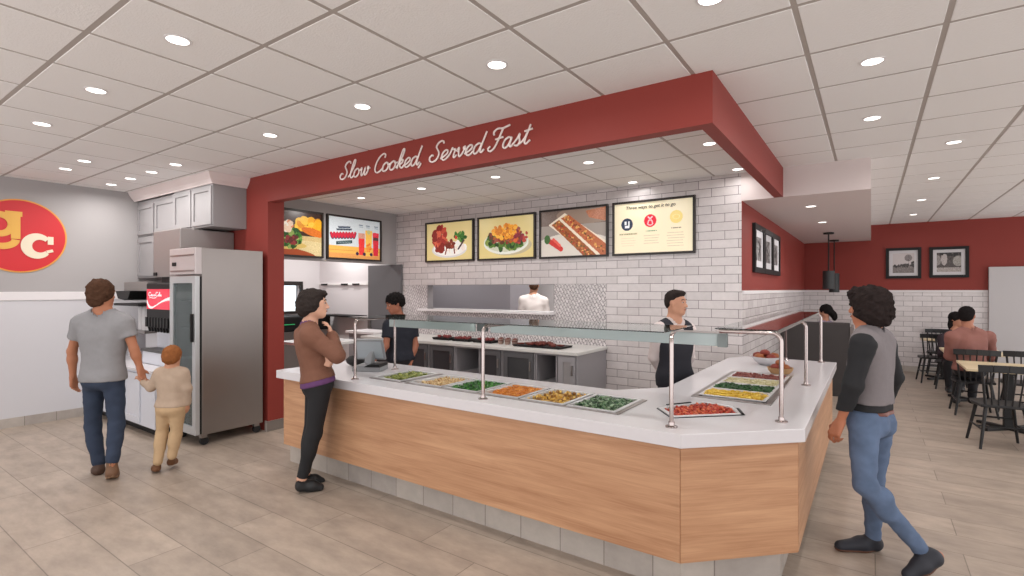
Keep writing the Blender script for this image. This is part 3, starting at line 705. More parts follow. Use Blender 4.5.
# worktop with cut-outs for the wells
W1 = [(-3.60, 2.98), (-3.21, 2.98), (-3.21, 3.50), (-3.60, 3.50)]
W2 = [(-3.16, 2.98), (-1.28, 2.98), (-1.28, 3.48), (-3.16, 3.48)]
W3 = [(-1.07, 3.80), (-0.545, 3.80), (-0.57, 5.19), (-1.075, 5.19)]
W4 = [(-1.145, 3.29), (-0.985, 3.085), (-0.635, 3.425), (-0.745, 3.62), (-0.955, 3.66)]
def shrink(poly, d):
    c = np.mean(poly, 0); out = []
    n = len(poly)
    for i in range(n):
        p0, p1, p2 = [np.array(poly[(i + k) % n], float) for k in (-1, 0, 1)]
        e1 = (p1 - p0) / np.linalg.norm(p1 - p0); e2 = (p2 - p1) / np.linalg.norm(p2 - p1)
        n1 = np.array([-e1[1], e1[0]]); n2 = np.array([-e2[1], e2[0]])
        area = sum(poly[k][0] * poly[(k + 1) % n][1] - poly[(k + 1) % n][0] * poly[k][1] for k in range(n)); sg_ = 1 if area > 0 else -1
        b = (n1 + n2) * sg_; b = b / max(1e-6, np.dot(b, n1 * sg_)); out.append(tuple(p1 + b * d))
    return out
TOPZ = 0.905
top = slab_holes([(-4.70, 2.77), (-0.832, 2.77), (-0.30, 3.285), (-0.30, 6.46), (-1.215, 6.46), (-1.33, 6.2), (-1.33, 4.05), (-1.62, 3.72), (-4.70, 3.72)],
                 [shrink(q, .012) for q in (W1, W2, W3, W4)], ZT, TOPZ, 'z', 'countertop', M_quartz, None, 0.004)
tag(top, 'thick white stone countertop running round the wood panelled service counter', 'countertop')

# stainless wells, pans and food
def well(poly, lab, rim=0.045):
    t = thing('food_well', lab, 'food well', (*np.mean(poly, 0), TOPZ), 'stainless wells let into the white countertop')
    slab_holes(poly, [shrink(poly, rim)], TOPZ + .0005, TOPZ + 0.006, 'z', 'rim', M_steel, t)
    q = shrink(poly, .016); r = shrink(poly, .020)
    slab_holes(q, [r], TOPZ - 0.10, TOPZ, 'z', 'wall_liner', M_steel2, t); MB().prism(q, TOPZ - 0.105, TOPZ - 0.10).build('well_floor', M_steel2, t)
well(W1, 'small stainless well holding the single pan of sliced pickles near the register', .03)
well(W2, 'long stainless well holding the five pans along the front counter', .03)
well(W3, 'stainless well holding the four side by side pans on the side counter', .04)
M_pan = mat('pan_white', (214, 212, 214), 0.3)
def chunk_food(poly, z, n, kind, cols, seed, name, label, group='foods in the serving pans'):
    """A heap of chunks filling the pan outline."""
    R = random.Random(seed); mb = MB(); q = shrink(poly, .0)
    ms = [mat('food_%s_%d' % (name, i), c, 0.45) for i, c in enumerate(cols)]
    c = np.mean(q, 0); mb.mi = 0; mb.prism(shrink(poly, .002), z - 0.03, z - .006)
    xs = [p[0] for p in q]; ys = [p[1] for p in q]
    def inside(x, y):
        k = False
        for i in range(len(q)):
            x0, y0 = q[i]; x1, y1 = q[(i + 1) % len(q)]
            if (y0 > y) != (y1 > y) and x < x0 + (y - y0) / (y1 - y0) * (x1 - x0): k = not k
        return k
    k = 0
    while k < n:
        x, y = R.uniform(min(xs), max(xs)), R.uniform(min(ys), max(ys))
        if not inside(x, y): continue
        k += 1; mb.mi = R.randrange(len(ms)); rot = Matrix.Rotation(R.uniform(0, 6.28), 3, 'Z') @ Matrix.Rotation(R.uniform(-.7, .7), 3, 'X')
        h = R.uniform(0, .014)
        if kind == 'slice': mb.lathe([(0.0, -.003), (.019, -.003), (.019, .003), (0, .003)], (x, y, z + h), 8, rot)
        elif kind == 'leaf':
            s2 = R.uniform(.012, .026); mb.add([(Vector(p) @ rot.transposed()) + Vector((x, y, z + h)) for p in ((-s2, 0, 0), (0, -s2 * .5, .004), (s2, 0, 0), (0, s2 * .5, .006), (0, 0, .009))], [(0, 1, 4), (1, 2, 4), (2, 3, 4), (3, 0, 4)])
        elif kind == 'ball': mb.ball((x, y, z + h * .7), R.uniform(.010, .014), 6, 4)
        elif kind == 'dice':
            s2 = R.uniform(.005, .010); mb.box(-s2, s2, -s2, s2, -s2, s2, Matrix.Translation((x, y, z + h * .7)) @ rot.to_4x4())
        elif kind == 'shred': s2 = R.uniform(.012, .022); mb.box(-s2, s2, -.0022, .0022, -.0022, .0022, Matrix.Translation((x, y, z + h)) @ rot.to_4x4())
        else: mb.ball((x, y, z + h * .5), R.uniform(.006, .012), 6, 4, .25)
    o = mb.build(name, ms, None, smooth=(kind in ('ball', 'lump')), origin=(c[0], c[1], z))
    return tag(o, label, 'food', group, 'stuff')
def pan(poly, lab, group):
    t = thing('food_pan', lab, 'food pan', (*np.mean(poly, 0), TOPZ + .007), group); r = shrink(poly, .022)
    slab_holes(poly, [r], TOPZ + 0.0065, TOPZ + 0.011, 'z', 'rim', M_pan, t)
    slab_holes(shrink(poly, .020), [shrink(poly, .023)], TOPZ - 0.07, TOPZ + 0.007, 'z', 'tray', M_pan, t)
    return shrink(poly, .024)
GP = 'serving pans in the long front well'; n5 = []
q = pan([(-3.575, 3.005), (-3.235, 3.005), (-3.235, 3.475), (-3.575, 3.475)], 'white rimmed pan holding sliced pickles, nearest the register', 'single pan')
chunk_food(shrink(q, .03), TOPZ - .004, 150, 'slice', [(130, 140, 60), (150, 152, 78), (104, 118, 50)], 1, 'pickle_slices', 'green pickle slices in the pan nearest the register')
spec = [('chopped_onion', 'lump', 260, [(206, 172, 120), (222, 196, 150), (184, 144, 96)], 'pale golden chopped onion in the second pan along from the pickles'),
        ('green_peppers', 'dice', 260, [(52, 112, 40), (80, 140, 60), (36, 84, 34)], 'dark green diced peppers in the front counter pan behind the chrome post'),
        ('shredded_cheese', 'shred', 420, [(222, 140, 50), (232, 160, 74), (206, 120, 40)], 'orange shredded cheese in the middle of the front counter pans'),
        ('corn_fritters', 'ball', 110, [(206, 160, 70), (224, 186, 104), (150, 104, 48)], 'yellow and brown round pieces in the pan next to the leafy greens'),
        ('leafy_greens', 'leaf', 420, [(52, 92, 50), (110, 140, 100), (150, 170, 140), (40, 74, 44)], 'mixed chopped leafy greens in the front counter pan closest to the corner')]
for k, (nm, kd, n, cols, lab) in enumerate(spec):
    x0 = -3.135 + k * 0.368
    q = pan([(x0 + .008, 3.005), (x0 + .355, 3.005), (x0 + .355, 3.455), (x0 + .008, 3.455)], 'white rimmed pan in the front well holding ' + nm.replace('_', ' '), GP)
    chunk_food(q, TOPZ - .008, n, kd, cols, 20 + k, nm, lab)
GP2 = 'serving pans in the side counter well'
for k, (nm, kd, n, cols, lab) in enumerate([('shredded_egg', 'shred', 420, [(232, 196, 70), (240, 210, 100), (216, 176, 50)], 'bright yellow shreds in the side counter pan nearest the corner'),
        ('chopped_herbs', 'dice', 300, [(36, 74, 38), (54, 96, 50)], 'dark green chopped herbs in the side counter pan after the yellow one'),
        ('pale_slaw', 'shred', 380, [(216, 206, 164), (226, 220, 190), (196, 186, 140)], 'pale creamy slaw in the third side counter pan'),
        ('diced_beets', 'dice', 260, [(120, 60, 56), (140, 76, 66)], 'brownish red diced beets in the side counter pan closest to the bowl')]):
    y0 = 3.875 + k * 0.315
    q = pan([(-1.035, y0), (-0.59, y0), (-0.59, y0 + .30), (-1.035, y0 + .30)], 'white rimmed pan in the side well holding ' + nm.replace('_', ' '), GP2)
    chunk_food(q, TOPZ + .002, n, kd, cols, 40 + k, nm, lab)
q4 = thing('food_pan', 'angled white pan of red salsa let into the counter corner', 'food pan', (-.88, 3.38, TOPZ), 'corner pan')
slab_holes(W4, [shrink(W4, .008)], TOPZ + .0005, TOPZ + .004, 'z', 'rim', M_dark, q4)
r4 = shrink(W4, .008); in4 = shrink(W4, .036)
slab_holes(r4, [in4], TOPZ + .0015, TOPZ + .008, 'z', 'flange', M_pan, q4); slab_holes(shrink(W4, .034), [shrink(W4, .037)], TOPZ - .07, TOPZ + .002, 'z', 'tray', M_pan, q4)
MB().bar((-1.11, 3.385, TOPZ + .012), (-1.0, 3.55, TOPZ + .012), .012, .006).build('handle', M_dark, q4); MB().bar((-.645, 3.40, TOPZ + .012), (-.70, 3.54, TOPZ + .012), .014, .006).build('handle', M_dark, q4)
chunk_food(shrink(W4, .038), TOPZ - .004, 420, 'lump', [(176, 48, 28), (200, 74, 44), (150, 36, 22), (212, 110, 70)], 60, 'red_salsa', 'chunky red salsa in the angled pan at the counter corner')

# ================================================================== SNEEZE GUARDS
gz = 1.422; PR = 0.0125
def upost(mb, a, d, ln, z0=TOPZ + .006, z1=gz, rb=.05):
    """Post up from a then bent over towards direction d."""
    a = Vector((*a, 0)); d = Vector((*d, 0)).normalized()
    pts = [a + Vector((0, 0, z0)), a + Vector((0, 0, z1 - rb))]
    for k in range(1, 7):
        t = math.pi / 2 * k / 6; pts.append(a + Vector((0, 0, z1 - rb)) + d * rb * (1 - math.cos(t)) + Vector((0, 0, rb * math.sin(t))))
    pts.append(a + d * ln + Vector((0, 0, z1))); mb.tube(pts, PR, 12)
def flange(x, y, par): MB().lathe([(.034, 0), (.034, .007), (.018, .012), (.016, .03)], (x, y, TOPZ), 20).build('foot_flange', M_chrome, par, smooth='auto')
g1 = thing('sneeze_guard', 'sneeze guard of chrome posts and tinted glass along the front counter', 'sneeze guard', (-2.3, 3.2, TOPZ), 'sneeze guards on the serving counter')
for (x, y) in ((-3.65, 2.87), (-2.25, 2.87), (-0.922, 2.893)):
    mb = MB(); dr = (0, 1) if x < -1 else (-.25, 1); upost(mb, (x, y), dr, .57); mb.build('post', M_chrome, g1, smooth='auto'); flange(x, y, g1)
for (x, y) in ((-3.79, 3.45),):
    MB().tube([(x, y, TOPZ + .006), (x, y, 1.40)], PR if x < -3 else .006, 12).build('rear_post', M_chrome, g1, smooth='auto'); 
    if x < -3: flange(x, y, g1)
MB().box(-3.76, -0.96, 2.875, 3.47, gz + .013, gz + .019).build('glass_shelf', M_glass, g1, bevel=.001)
M_teal = mat('tinted_glass', (158, 170, 170), 0.12, spec=0.8)
for x0, x1 in ((-3.86, -2.79), (-2.62, -0.80)):
    MB().box(x0, x1, 3.44, 3.462, 1.318, 1.398).build('glass_fascia', M_teal, g1, bevel=.003)
MB().box(-2.76, -2.66, 3.435, 3.465, 1.325, 1.395).build('bracket', mat('bracket_grey', (88, 94, 94), .4, .5), g1); MB().box(-0.80, -0.745, 3.43, 3.47, 1.315, 1.40).build('end_cap', mat('cap_grey', (120, 128, 128), .4), g1)
MB().bar((-3.86, 3.45, 1.405), (-0.75, 3.45, 1.405), .03, .012).build('top_rail', M_steel, g1)
g2 = thing('sneeze_guard', 'sneeze guard of chrome posts and glass along the side counter', 'sneeze guard', (-.6, 4.9, TOPZ), 'sneeze guards on the serving counter')
for (x, y, l) in ((-0.43, 3.372, .36), (-0.43, 4.765, .34), (-0.435, 6.36, .32)):
    mb = MB(); upost(mb, (x, y), (-1, 0), l, z1=gz); mb.build('post', M_chrome, g2, smooth='auto'); flange(x, y, g2)
MB().tube([(-0.765, 6.34, TOPZ + .006), (-0.765, 6.34, gz)], .012, 12).build('rear_post', mat('post_dark', (92, 76, 74), .3, .8), g2, smooth='auto'); flange(-0.765, 6.34, g2)
MB().box(-0.80, -0.45, 3.36, 6.38, gz + .013, gz + .019).build('glass_shelf', M_glass, g2, bevel=.001)
MB().bar((-0.785, 3.36, gz), (-0.785, 6.38, gz), .018, .024).build('side_rail', M_steel, g2)
MB().bar((-0.46, 3.42, gz), (-0.46, 6.38, gz), .012, .016).build('side_rail', M_steel, g2)

# fruit bowl and basket on the side counter
def bowl(nm, lab, cat, c, prof, m): 
    o = MB().lathe(prof, (0, 0, 0), 28).build(nm, m, None, smooth='auto'); o.location = c; return tag(o, lab, cat)
bowl('serving_bowl', 'white bowl of bread rolls on the far end of the side counter', 'bowl', (-.89, 5.86, TOPZ), [(.05, 0), (.07, .01), (.115, .045), (.15, .085), (.143, .085), (.11, .05), (.065, .018), (.0, .016)], M_pan)
bowl('wicker_basket', 'round wicker basket of buns in front of the white bowl', 'basket', (-.69, 5.33, TOPZ), [(.075, 0), (.10, .025), (.11, .055), (.104, .055), (.094, .028), (.0, .012)], mat('wicker', (176, 138, 96), .7, var=.2, vscale=60))
M_bun = mat('bun_brown', (150, 84, 44), .5, var=.25, vscale=20); M_bun2 = mat('bun_red', (130, 50, 38), .5, var=.3, vscale=20)
R = random.Random(9); ls = ['at the front', 'at the back', 'near the wall', 'on top', 'towards the dining side', 'in the middle']
for k, (dx, dy, dz) in enumerate(((-.07, -.07, .10), (.07, -.06, .10), (.0, .08, .10), (-.01, .0, .15), (.09, .05, .11), (-.10, .03, .11))):
    o = MB().ball((0, 0, 0), .05, 12, 8, .04, (1, 1, .72)).build('bread_roll', (M_bun, M_bun2)[k % 2], None, smooth=True); o.location = (-.89 + dx * .78, 5.86 + dy * .78, TOPZ + dz * .8)
    tag(o, 'brown bread roll in the white bowl, ' + ls[k], 'bread roll', 'rolls in the white bowl')
for k, (dx, dy, dz) in enumerate(((-.05, -.03, .075), (.06, -.02, .075), (.0, .06, .08), (.0, .0, .125))):
    o = MB().ball((0, 0, 0), .042, 12, 8, .04, (1, 1, .75)).build('bun', (M_bun2, M_bun)[k % 2], None, smooth=True); o.location = (-.69 + dx * .75, 5.33 + dy * .75, TOPZ + dz * .76)
    tag(o, 'glazed bun in the wicker basket, ' + ('nearest the white bowl', 'nearest the counter edge', 'at the back', 'on top of the others')[k], 'bun', 'buns in the wicker basket')

# ================================================================== REGISTER
rg = thing('cash_register', 'touch screen cash register on the counter beside the staff member in black', 'cash register', (-3.98, 3.3, TOPZ), rz=0)
Rz = Matrix.Translation((-3.95, 3.28, TOPZ)) @ Matrix.Rotation(math.radians(28), 4, 'Z') @ Matrix.Diagonal((.86, .86, .86, 1))
M_reg = mat('register_grey', (140, 142, 145), .35)
MB().prism([(-.16, 0), (.16, 0), (.16, .045), (.13, .075), (-.14, .06), (-.16, .04)], -.12, .14, 'y', Rz).build('base', M_reg, rg, bevel=.006)
MB().prism([(-.02, .05), (.16, .05), (.15, .08), (.02, .075)], -.125, .13, 'y', Rz).build('base_cover', M_dark, rg)
MB().bar(Rz @ Vector((-.02, .03, .06)), Rz @ Vector((.0, .03, .22)), .10, .05).build('stand', M_reg, rg, bevel=.01)
T = Rz @ Matrix.Translation((.0, .0, .235)) @ Matrix.Rotation(math.radians(24), 4, 'X') 
MB().box(-.17, .17, -.014, .014, -.13, .13, T).build('screen_housing', M_reg, rg, bevel=.008)
MB().box(-.155, .155, .014, .02, -.115, .115, T).build('display', M_dark, rg)
MB().box(-.145, .145, -.0165, -.0145, -.105, .105, T).build('rear_panel', mat('reg_rear', (168, 176, 182), .25), rg)
bg = MB(); bg.ball((0, 0, .055), .1, 14, 9, .05, (1.2, .7, .55)); o = bg.build('order_caddy', M_dark, None, smooth=True); o.location = (-4.27, 3.36, TOPZ); tag(o, 'rounded black caddy on the counter between the customer in brown and the register', 'caddy')

# ================================================================== BACK CABINETS under the pass-through
BF, BR = 5.64, WY - .013
bt = MB().box(-7.0, -2.94, BF - .03, BR, .865, .905).build('back_worktop', mat('worktop_pale', (206, 205, 202), .35), None, bevel=.004)
tag(bt, 'pale worktop along the tiled wall under the pass-through window', 'worktop')
M_cb = mat('cab_blueg', (150, 148, 152), .5); M_dkp = mat('dark_glass', (58, 59, 62), .2)
def cab_unit(x0, x1, kind, lab):
    t = thing('base_cabinet', lab, 'cabinet', ((x0 + x1) / 2, (BF + BR) / 2, 0), 'base cabinets under the back worktop')
    c = MB(); c.box(x0, x0 + .018, BF, BR, .1, .865); c.box(x1 - .018, x1, BF, BR, .1, .865); c.box(x0 + .018, x1 - .018, BF, BR, .1, .118); c.box(x0 + .018, x1 - .018, BR - .015, BR, .118, .865)
    c.box(x0 + .018, x1 - .018, BF, BR - .015, .845, .865); c.box(x0 + .02, x1 - .02, BF + .06, BR - .02, 0, .1); c.build('body', M_cb, t)
    if kind == 'shelf':
        MB().box(x0 + .02, x1 - .02, BF + .02, BR - .02, .47, .488).build('shelf', mat('shelf_pale', (190, 188, 190), .4), t)
    else:
        fm, pm = (M_cb, M_cab) if kind == 'door' else (mat('door_charcoal', (84, 84, 87), .45), M_dkp)
        dr = slab_holes(rect(x0 + .02, x1 - .02, .13, .85), [rect(x0 + .085, x1 - .085, .20, .78)], BF - .02, BF, 'y', 'door', fm, t)
        MB().box(x0 + .08, x1 - .08, BF - .012, BF - .002, .195, .785).build('door_panel', pm, dr)
        MB().box(x1 - .07, x1 - .05, BF - .035, BF - .02, .62, .74).build('handle', M_steel, dr)
for a in ((-3.23, -2.96, 'door', 'light grey panelled base cabinet at the open end under the back worktop'),
          (-3.56, -3.24, 'shelf', 'open base cabinet with one pale shelf beside the light grey end cabinet'),
          (-4.08, -3.57, 'dark', 'base cabinet with a wide dark door, first of the dark ones from the open end'),
          (-4.47, -4.09, 'dark', 'base cabinet with a narrow dark door behind the chrome post'),
          (-4.93, -4.48, 'shelf', 'open base cabinet with a pale shelf between two dark door cabinets'),
          (-5.44, -4.94, 'dark', 'base cabinet with a dark door beside the staff member in black'),
          (-5.98, -5.45, 'dark', 'base cabinet with a dark door mostly behind the staff member in black'),
          (-6.98, -5.99, 'dark', 'wide dark base cabinet at the door end of the back worktop')): cab_unit(*a)
# trays, cups and platter on the worktop
M_brown = mat('brownie', (104, 48, 40), .6, var=.3, vscale=40)
for k, (x, lab) in enumerate(((-5.42, 'small black tray of dark red meat nearest the staff member in black'), (-5.02, 'small black tray of dark red meat, middle of the three on the back worktop'), (-4.62, 'small black tray of dark red meat nearest the row of cups'))):
    t = thing('meat_tray', lab, 'tray', (x, 5.98, .905), 'small trays on the back worktop')
    MB().prism([(x - .16, .905), (x + .16, .905), (x + .18, .94), (x - .18, .94)], 5.86, 6.1, 'y').build('tray', M_dark, t)
    mb = MB(); 
    for q in range(14): mb.ball((x + R.uniform(-.13, .13), R.uniform(5.89, 6.07), .95), .032, 7, 5, .15, (1, 1, .7))
    mb.build('filling', mat('dark_meat', (112, 40, 40), .5), t, smooth=True)
for k in range(6):
    x = -4.38 + .06 * k; y = 6.02 - .11 * (k % 2)
    t = thing('dessert_cup', 'small clear cup with brown filling, ' + ('first', 'second', 'third', 'fourth', 'fifth', 'last')[k] + ' of the row counted from the small trays', 'cup', (x, y, .905), 'cups on the back worktop')
    MB().lathe([(.03, 0), (.042, .075), (.040, .075), (.028, .006), (0, .006)], (x, y, .905), 16).build('cup', mat('cup_pale', (150, 128, 118), .2), t, smooth='auto'); MB().lathe([(.0, .04), (.0415, .042), (.036, .07), (0, .082)], (x, y, .91), 14).build('filling', M_brown, t, smooth=True)
t = thing('serving_platter', 'large black platter heaped with brown slices on the back worktop', 'platter', (-3.66, 5.95, .905))
MB().prism([(-4.0, .905), (-3.30, .905), (-3.27, .93), (-4.03, .93)], 5.78, 6.12, 'y').build('tray', M_dark, t)
mb = MB()
for q in range(30): 
    a = R.gauss(0, .12); mb.box(-.03, .03, -.04, .04, -.008, .008, Matrix.Translation((-3.65 + a, R.uniform(5.83, 6.07), .935 + .022 * math.exp(-(a / .14) ** 2) * R.random() + .01)) @ Matrix.Rotation(R.uniform(0, 3), 4, 'Z') @ Matrix.Rotation(R.uniform(-.3, .3), 4, 'X'))
mb.build('brownie_pile', M_brown, t)

# ================================================================== KITCHEN beyond the bulkhead and the pass-through
t = thing('kitchen_table', 'bright stainless prep table seen past the red column', 'table', (-6.9, 4.9, 0))
MB().box(-7.35, -6.45, 4.35, 5.2, .86, .90).build('top', mat('bright_top', (222, 222, 222), .25), t, bevel=.004)
for x in (-7.30, -6.5):
    for y in (4.4, 5.15): MB().box(x - .02, x + .02, y - .02, y + .02, 0, .86).build('leg', M_steel, t)
MB().box(-7.3, -6.5, 4.4, 5.15, .3, .32).build('lower_shelf', M_steel2, t)
t = thing('grill_station', 'dark counter appliance with a green lit edge under the kitchen window', 'kitchen appliance', (-9.0, 5.8, 0))
MB().box(-9.35, -8.75, 5.2, 6.3, .9, 1.18).build('hood', M_dark, t, bevel=.03); MB().box(-9.35, -8.7, 5.2, 6.3, .0, .86).build('stand', M_steel2, t); MB().box(-8.745, -8.74, 5.25, 5.52, 1.03, 1.042).build('indicator', mat('green_led', (60, 200, 120), .4, emit=.2), t)
MB().box(-9.36, -8.68, 5.18, 6.32, .86, .90).build('top', M_steel, t)
t = thing('wall_rail', 'long white ticket rail with dark clips on the white kitchen wall', 'rail', (-8.9, WY - .03, 1.79))
MB().box(-9.38, -7.86, WY - .03, WY - .007, 1.765, 1.80).build('rail_strip', mat('rail_white', (236, 234, 232), .4), t)
for x in (-9.2, -8.55, -8.2): MB().box(x - .1, x + .1, WY - .045, WY - .03, 1.765, 1.798).build('clip', M_dark, t)
t = thing('wall_shelf', 'thin dark shelf with a raised edge on the white kitchen wall behind the register', 'shelf', (-8.4, 6.3, 1.1))
MB().box(-8.9, -7.9, 6.15, WY - .007, 1.16, 1.19).build('board', M_dark, t)
t = thing('white_worktop', 'white counter end beside the dark door', 'counter', (-7.35, 6.2, 0)); MB().box(-7.78, -7.02, 5.9, WY - .1, .9, .94).build('top', M_white, t); MB().box(-7.74, -7.06, 5.95, WY - .12, 0, .9).build('body', M_cb, t)
t = thing('exhaust_hood', 'grey stainless hood filling most of the view through the pass-through', 'exhaust hood', (-6.6, 8.0, 0))
MB().box(-8.9, -5.55, 7.9, 8.9, 1.0, 2.6).build('canopy', mat('hood_grey', (150, 147, 153), .5, .3), t, bevel=.01); MB().box(-8.8, -5.65, 8.0, 8.8, 0, 1.0).build('cabinet', M_steel2, t)

# ================================================================== DRINK STATION
UY = 2.95; CXR = -6.335
def shaker(x0, x1, z0, z1, par, y=UY, m=M_cab, k=.055):
    dr = slab_holes(rect(x0, x1, z0, z1), [rect(x0 + k, x1 - k, z0 + k, z1 - k)], y - .02, y - .001, 'y', 'door', m, par)
    MB().box(x0 + k - .004, x1 - k + .004, y - .006, y - .0005, z0 + k - .004, z1 - k + .004).build('door_panel', m, dr)
t = thing('wall_cabinet', 'two door grey wall cabinet nearest the red column', 'wall cabinet', (-6.85, 3.1, 2.42), 'grey wall cabinets below the crown')
MB().box(-7.35, CXR, UY, HY - .002, 2.425, 2.925).build('body', M_cab, t, bevel=.003); shaker(-7.34, -6.86, 2.45, 2.90, t); shaker(-6.83, CXR - .01, 2.45, 2.90, t)
t = thing('wall_cabinet', 'two door grey wall cabinet in the corner by the grey wall', 'wall cabinet', (-8.0, 3.1, 2.42), 'grey wall cabinets below the crown')
MB().box(-8.598, -7.355, UY + .03, HY - .002, 2.425, 2.925).build('body', M_cab, t, bevel=.003); shaker(-8.56, -8.03, 2.45, 2.86, t, UY + .03); shaker(-7.98, -7.37, 2.45, 2.87, t, UY + .03)
t = thing('wall_cabinet', 'narrow single door grey cabinet hanging under the corner cabinet', 'wall cabinet', (-8.3, 3.1, 1.84), 'grey wall cabinets below the crown')
MB().box(-8.598, -8.0, UY + .03, HY - .002, 1.84, 2.42).build('body', M_cab, t, bevel=.003); shaker(-8.56, -8.02, 1.87, 2.39, t, UY + .03)
cr = [(0, 2.925), (-.015, 2.925), (-.02, 2.94), (-.05, 2.97), (-.085, 3.03), (-.09, 3.048), (0, 3.048)]
mb = MB(); mb.add([(-8.599, UY + b[0], b[1]) for b in cr] + [(CXR - b[0], UY + b[0], b[1]) for b in cr] + [(CXR - b[0], HY - .002, b[1]) for b in cr],
  [tuple(range(7))] + [(i, (i + 1) % 7, 7 + (i + 1) % 7, 7 + i) for i in range(7)] + [(7 + i, 7 + (i + 1) % 7, 14 + (i + 1) % 7, 14 + i) for i in range(7)] + [tuple(range(14, 21))])
struct(mb.build('trim_crown', M_crown))
# lower cabinet and counter
t = thing('drink_cabinet', 'white base cabinet with panel doors under the drink machines', 'cabinet', (-7.5, 2.8, 0))
MB().box(-8.57, -6.60, 2.45, 3.34, .1, .73).build('body', M_cabw, t); MB().box(-8.57, -6.60, 2.52, 3.3, 0, .1).build('toe_kick', M_dark, t)
for x0, x1 in ((-8.5, -8.02), (-7.98, -7.5), (-7.46, -6.98)): shaker(x0, x1, .13, .70, t, 2.45, M_cabw, .06)
o = MB().box(-8.58, -6.58, 2.41, 3.345, .73, .765).build('drink_counter', M_quartz, None, bevel=.004); tag(o, 'white countertop of the drink station behind the man in the grey shirt', 'countertop')
# soda dispenser
t = thing('soda_dispenser', 'black and white soda dispenser with a red cola screen under the ice maker', 'drink dispenser', (-7.1, 2.95, .765))
sx0, sx1 = -7.47, -6.70
MB().box(sx0, sx1, 2.80, 3.34, .766, 1.22).build('body', M_cabw, t, bevel=.006)
MB().box(sx0, sx1, 2.62, 2.80, .92, .95).build('drip_tray', mat('tray_dark', (70, 68, 68), .4), t); MB().box(sx0 + .02, sx1 - .02, 2.63, 2.80, .767, .92).build('lower_body', M_cabw, t, bevel=.01)
MB().box(sx0 + .05, sx1 - .01, 2.66, 3.34, 1.30, 1.76).build('head', M_dark, t, bevel=.02)
mb = MB(); mb.box(sx0 + .05, sx1, 2.70, 3.34, 1.20, 1.30); mb.build('valve_block', M_dark, t)
for k in range(8):
    x = sx0 + .10 + k * .083; mb = MB(); mb.box(x - .027, x + .027, 2.64, 2.72, 1.22, 1.34); mb.prism([(2.66, 1.22), (2.70, 1.22), (2.695, 1.16), (2.675, 1.16)], x - .012, x + .012, 'x'); mb.build('valve', M_dark, t, bevel=.004)
p = Paint(120, 84, (214, 40, 66)); p.put((p.y > .86 - .0 * p.x) & (p.x < .0), (255, 255, 255))
pts = catmull([(.02, .62), (.10, .84), (.24, .90), (.42, .78), (.62, .62), (.82, .50), (1.0, .44)], 6); wd = [.16, .14, .08, .05, .07, .12, .16]
for i in range(len(pts) - 1):
    tt = i / (len(pts) - 1) * 6; w2 = wd[int(tt)] + (wd[min(6, int(tt) + 1)] - wd[int(tt)]) * (tt % 1); p.ell(pts[i][0], pts[i][1] + .02, .02, w2 * .6, (240, 226, 228))
for st in ([(.20, .16), (.12, .14), (.07, .24), (.12, .33), (.19, .30)], [(.23, .25), (.20, .31), (.25, .32), (.26, .25), (.23, .25)], [(.33, .26), (.29, .28), (.30, .33), (.35, .31)], [(.42, .26), (.38, .27), (.39, .32), (.43, .30), (.43, .26), (.45, .32)], [(.47, .30), (.50, .29)],
           [(.62, .15), (.54, .14), (.50, .24), (.54, .33), (.62, .30)], [(.66, .25), (.63, .31), (.67, .32), (.68, .25), (.66, .25)], [(.70, .32), (.74, .18), (.72, .14), (.71, .30), (.74, .32)], [(.80, .26), (.76, .28), (.77, .32), (.81, .30), (.81, .26), (.83, .32)],
           [(.12, .42), (.2, .40), (.35, .43), (.52, .40)]):
    p.line([(a * .72 + .04, b + .02) for a, b in st], .018, (246, 214, 220))
picture_mesh('screen', p.a, (sx0 + .085, 2.655, 1.44), (.66, 0, 0), (0, 0, .245), M_screen, t)
t = thing('ice_maker', 'brushed steel ice maker box standing on the soda dispenser', 'ice maker', (-7.0, 3.0, 1.83))
MB().box(-7.36, -6.62, 2.717, 3.34, 1.83, 2.40).build('body', M_steel2, t, bevel=.008); MB().box(-7.33, -7.24, 2.705, 2.716, 1.85, 1.89).build('switch', M_dark, t)
MB().box(-7.2, -6.9, 2.75, 3.3, 1.765, 1.83).build('stand', M_dark, t)
# tea brewer on the left of it
t = thing('tea_brewer', 'steel and white drink machine with black hopper beside the soda dispenser', 'drink dispenser', (-8.0, 2.9, .765))
MB().box(-8.25, -7.50, 2.70, 3.34, 1.66, 1.78).build('top_box', M_steel2, t, bevel=.005); MB().prism([(-8.3, 1.66), (-7.80, 1.66), (-7.88, 1.56), (-8.0, 1.54), (-8.22, 1.56)], 2.62, 2.95, 'y').build('hopper', M_dark, t, bevel=.005)
MB().box(-8.30, -7.5, 2.60, 3.0, 1.47, 1.50).build('shelf', M_dark, t); MB().box(-8.25, -7.50, 2.95, 3.34, .766, 1.66).build('body', mat('machine_white', (206, 204, 206), .35), t, bevel=.005)
for x in (-8.1, -7.97, -7.84): MB().lathe([(.045, 0), (.045, .3), (.03, .32), (0, .32)], (x, 2.86, 1.14), 14).build('canister', M_pan, t, smooth='auto')
MB().box(-8.15, -7.8, 2.78, 2.94, 1.10, 1.14).build('drip_shelf', M_steel, t)
for x in (-7.70, -7.62): MB().tube([(x, 2.94, 1.2), (x, 2.86, 1.2), (x, 2.86, 1.15)], .015, 8).build('tap', M_dark, t)
o = MB().lathe([(.045, 0), (.05, .34), (.04, .36), (0, .36)], (0, 0, 0), 16).build('cup_tube', M_pan, None, smooth='auto'); o.location = (-8.32, 2.72, 1.79 - .0); o.location = (-8.40, 2.85, .766); tag(o, 'white cup sleeve standing left of the drink machine behind the man', 'cup dispenser')

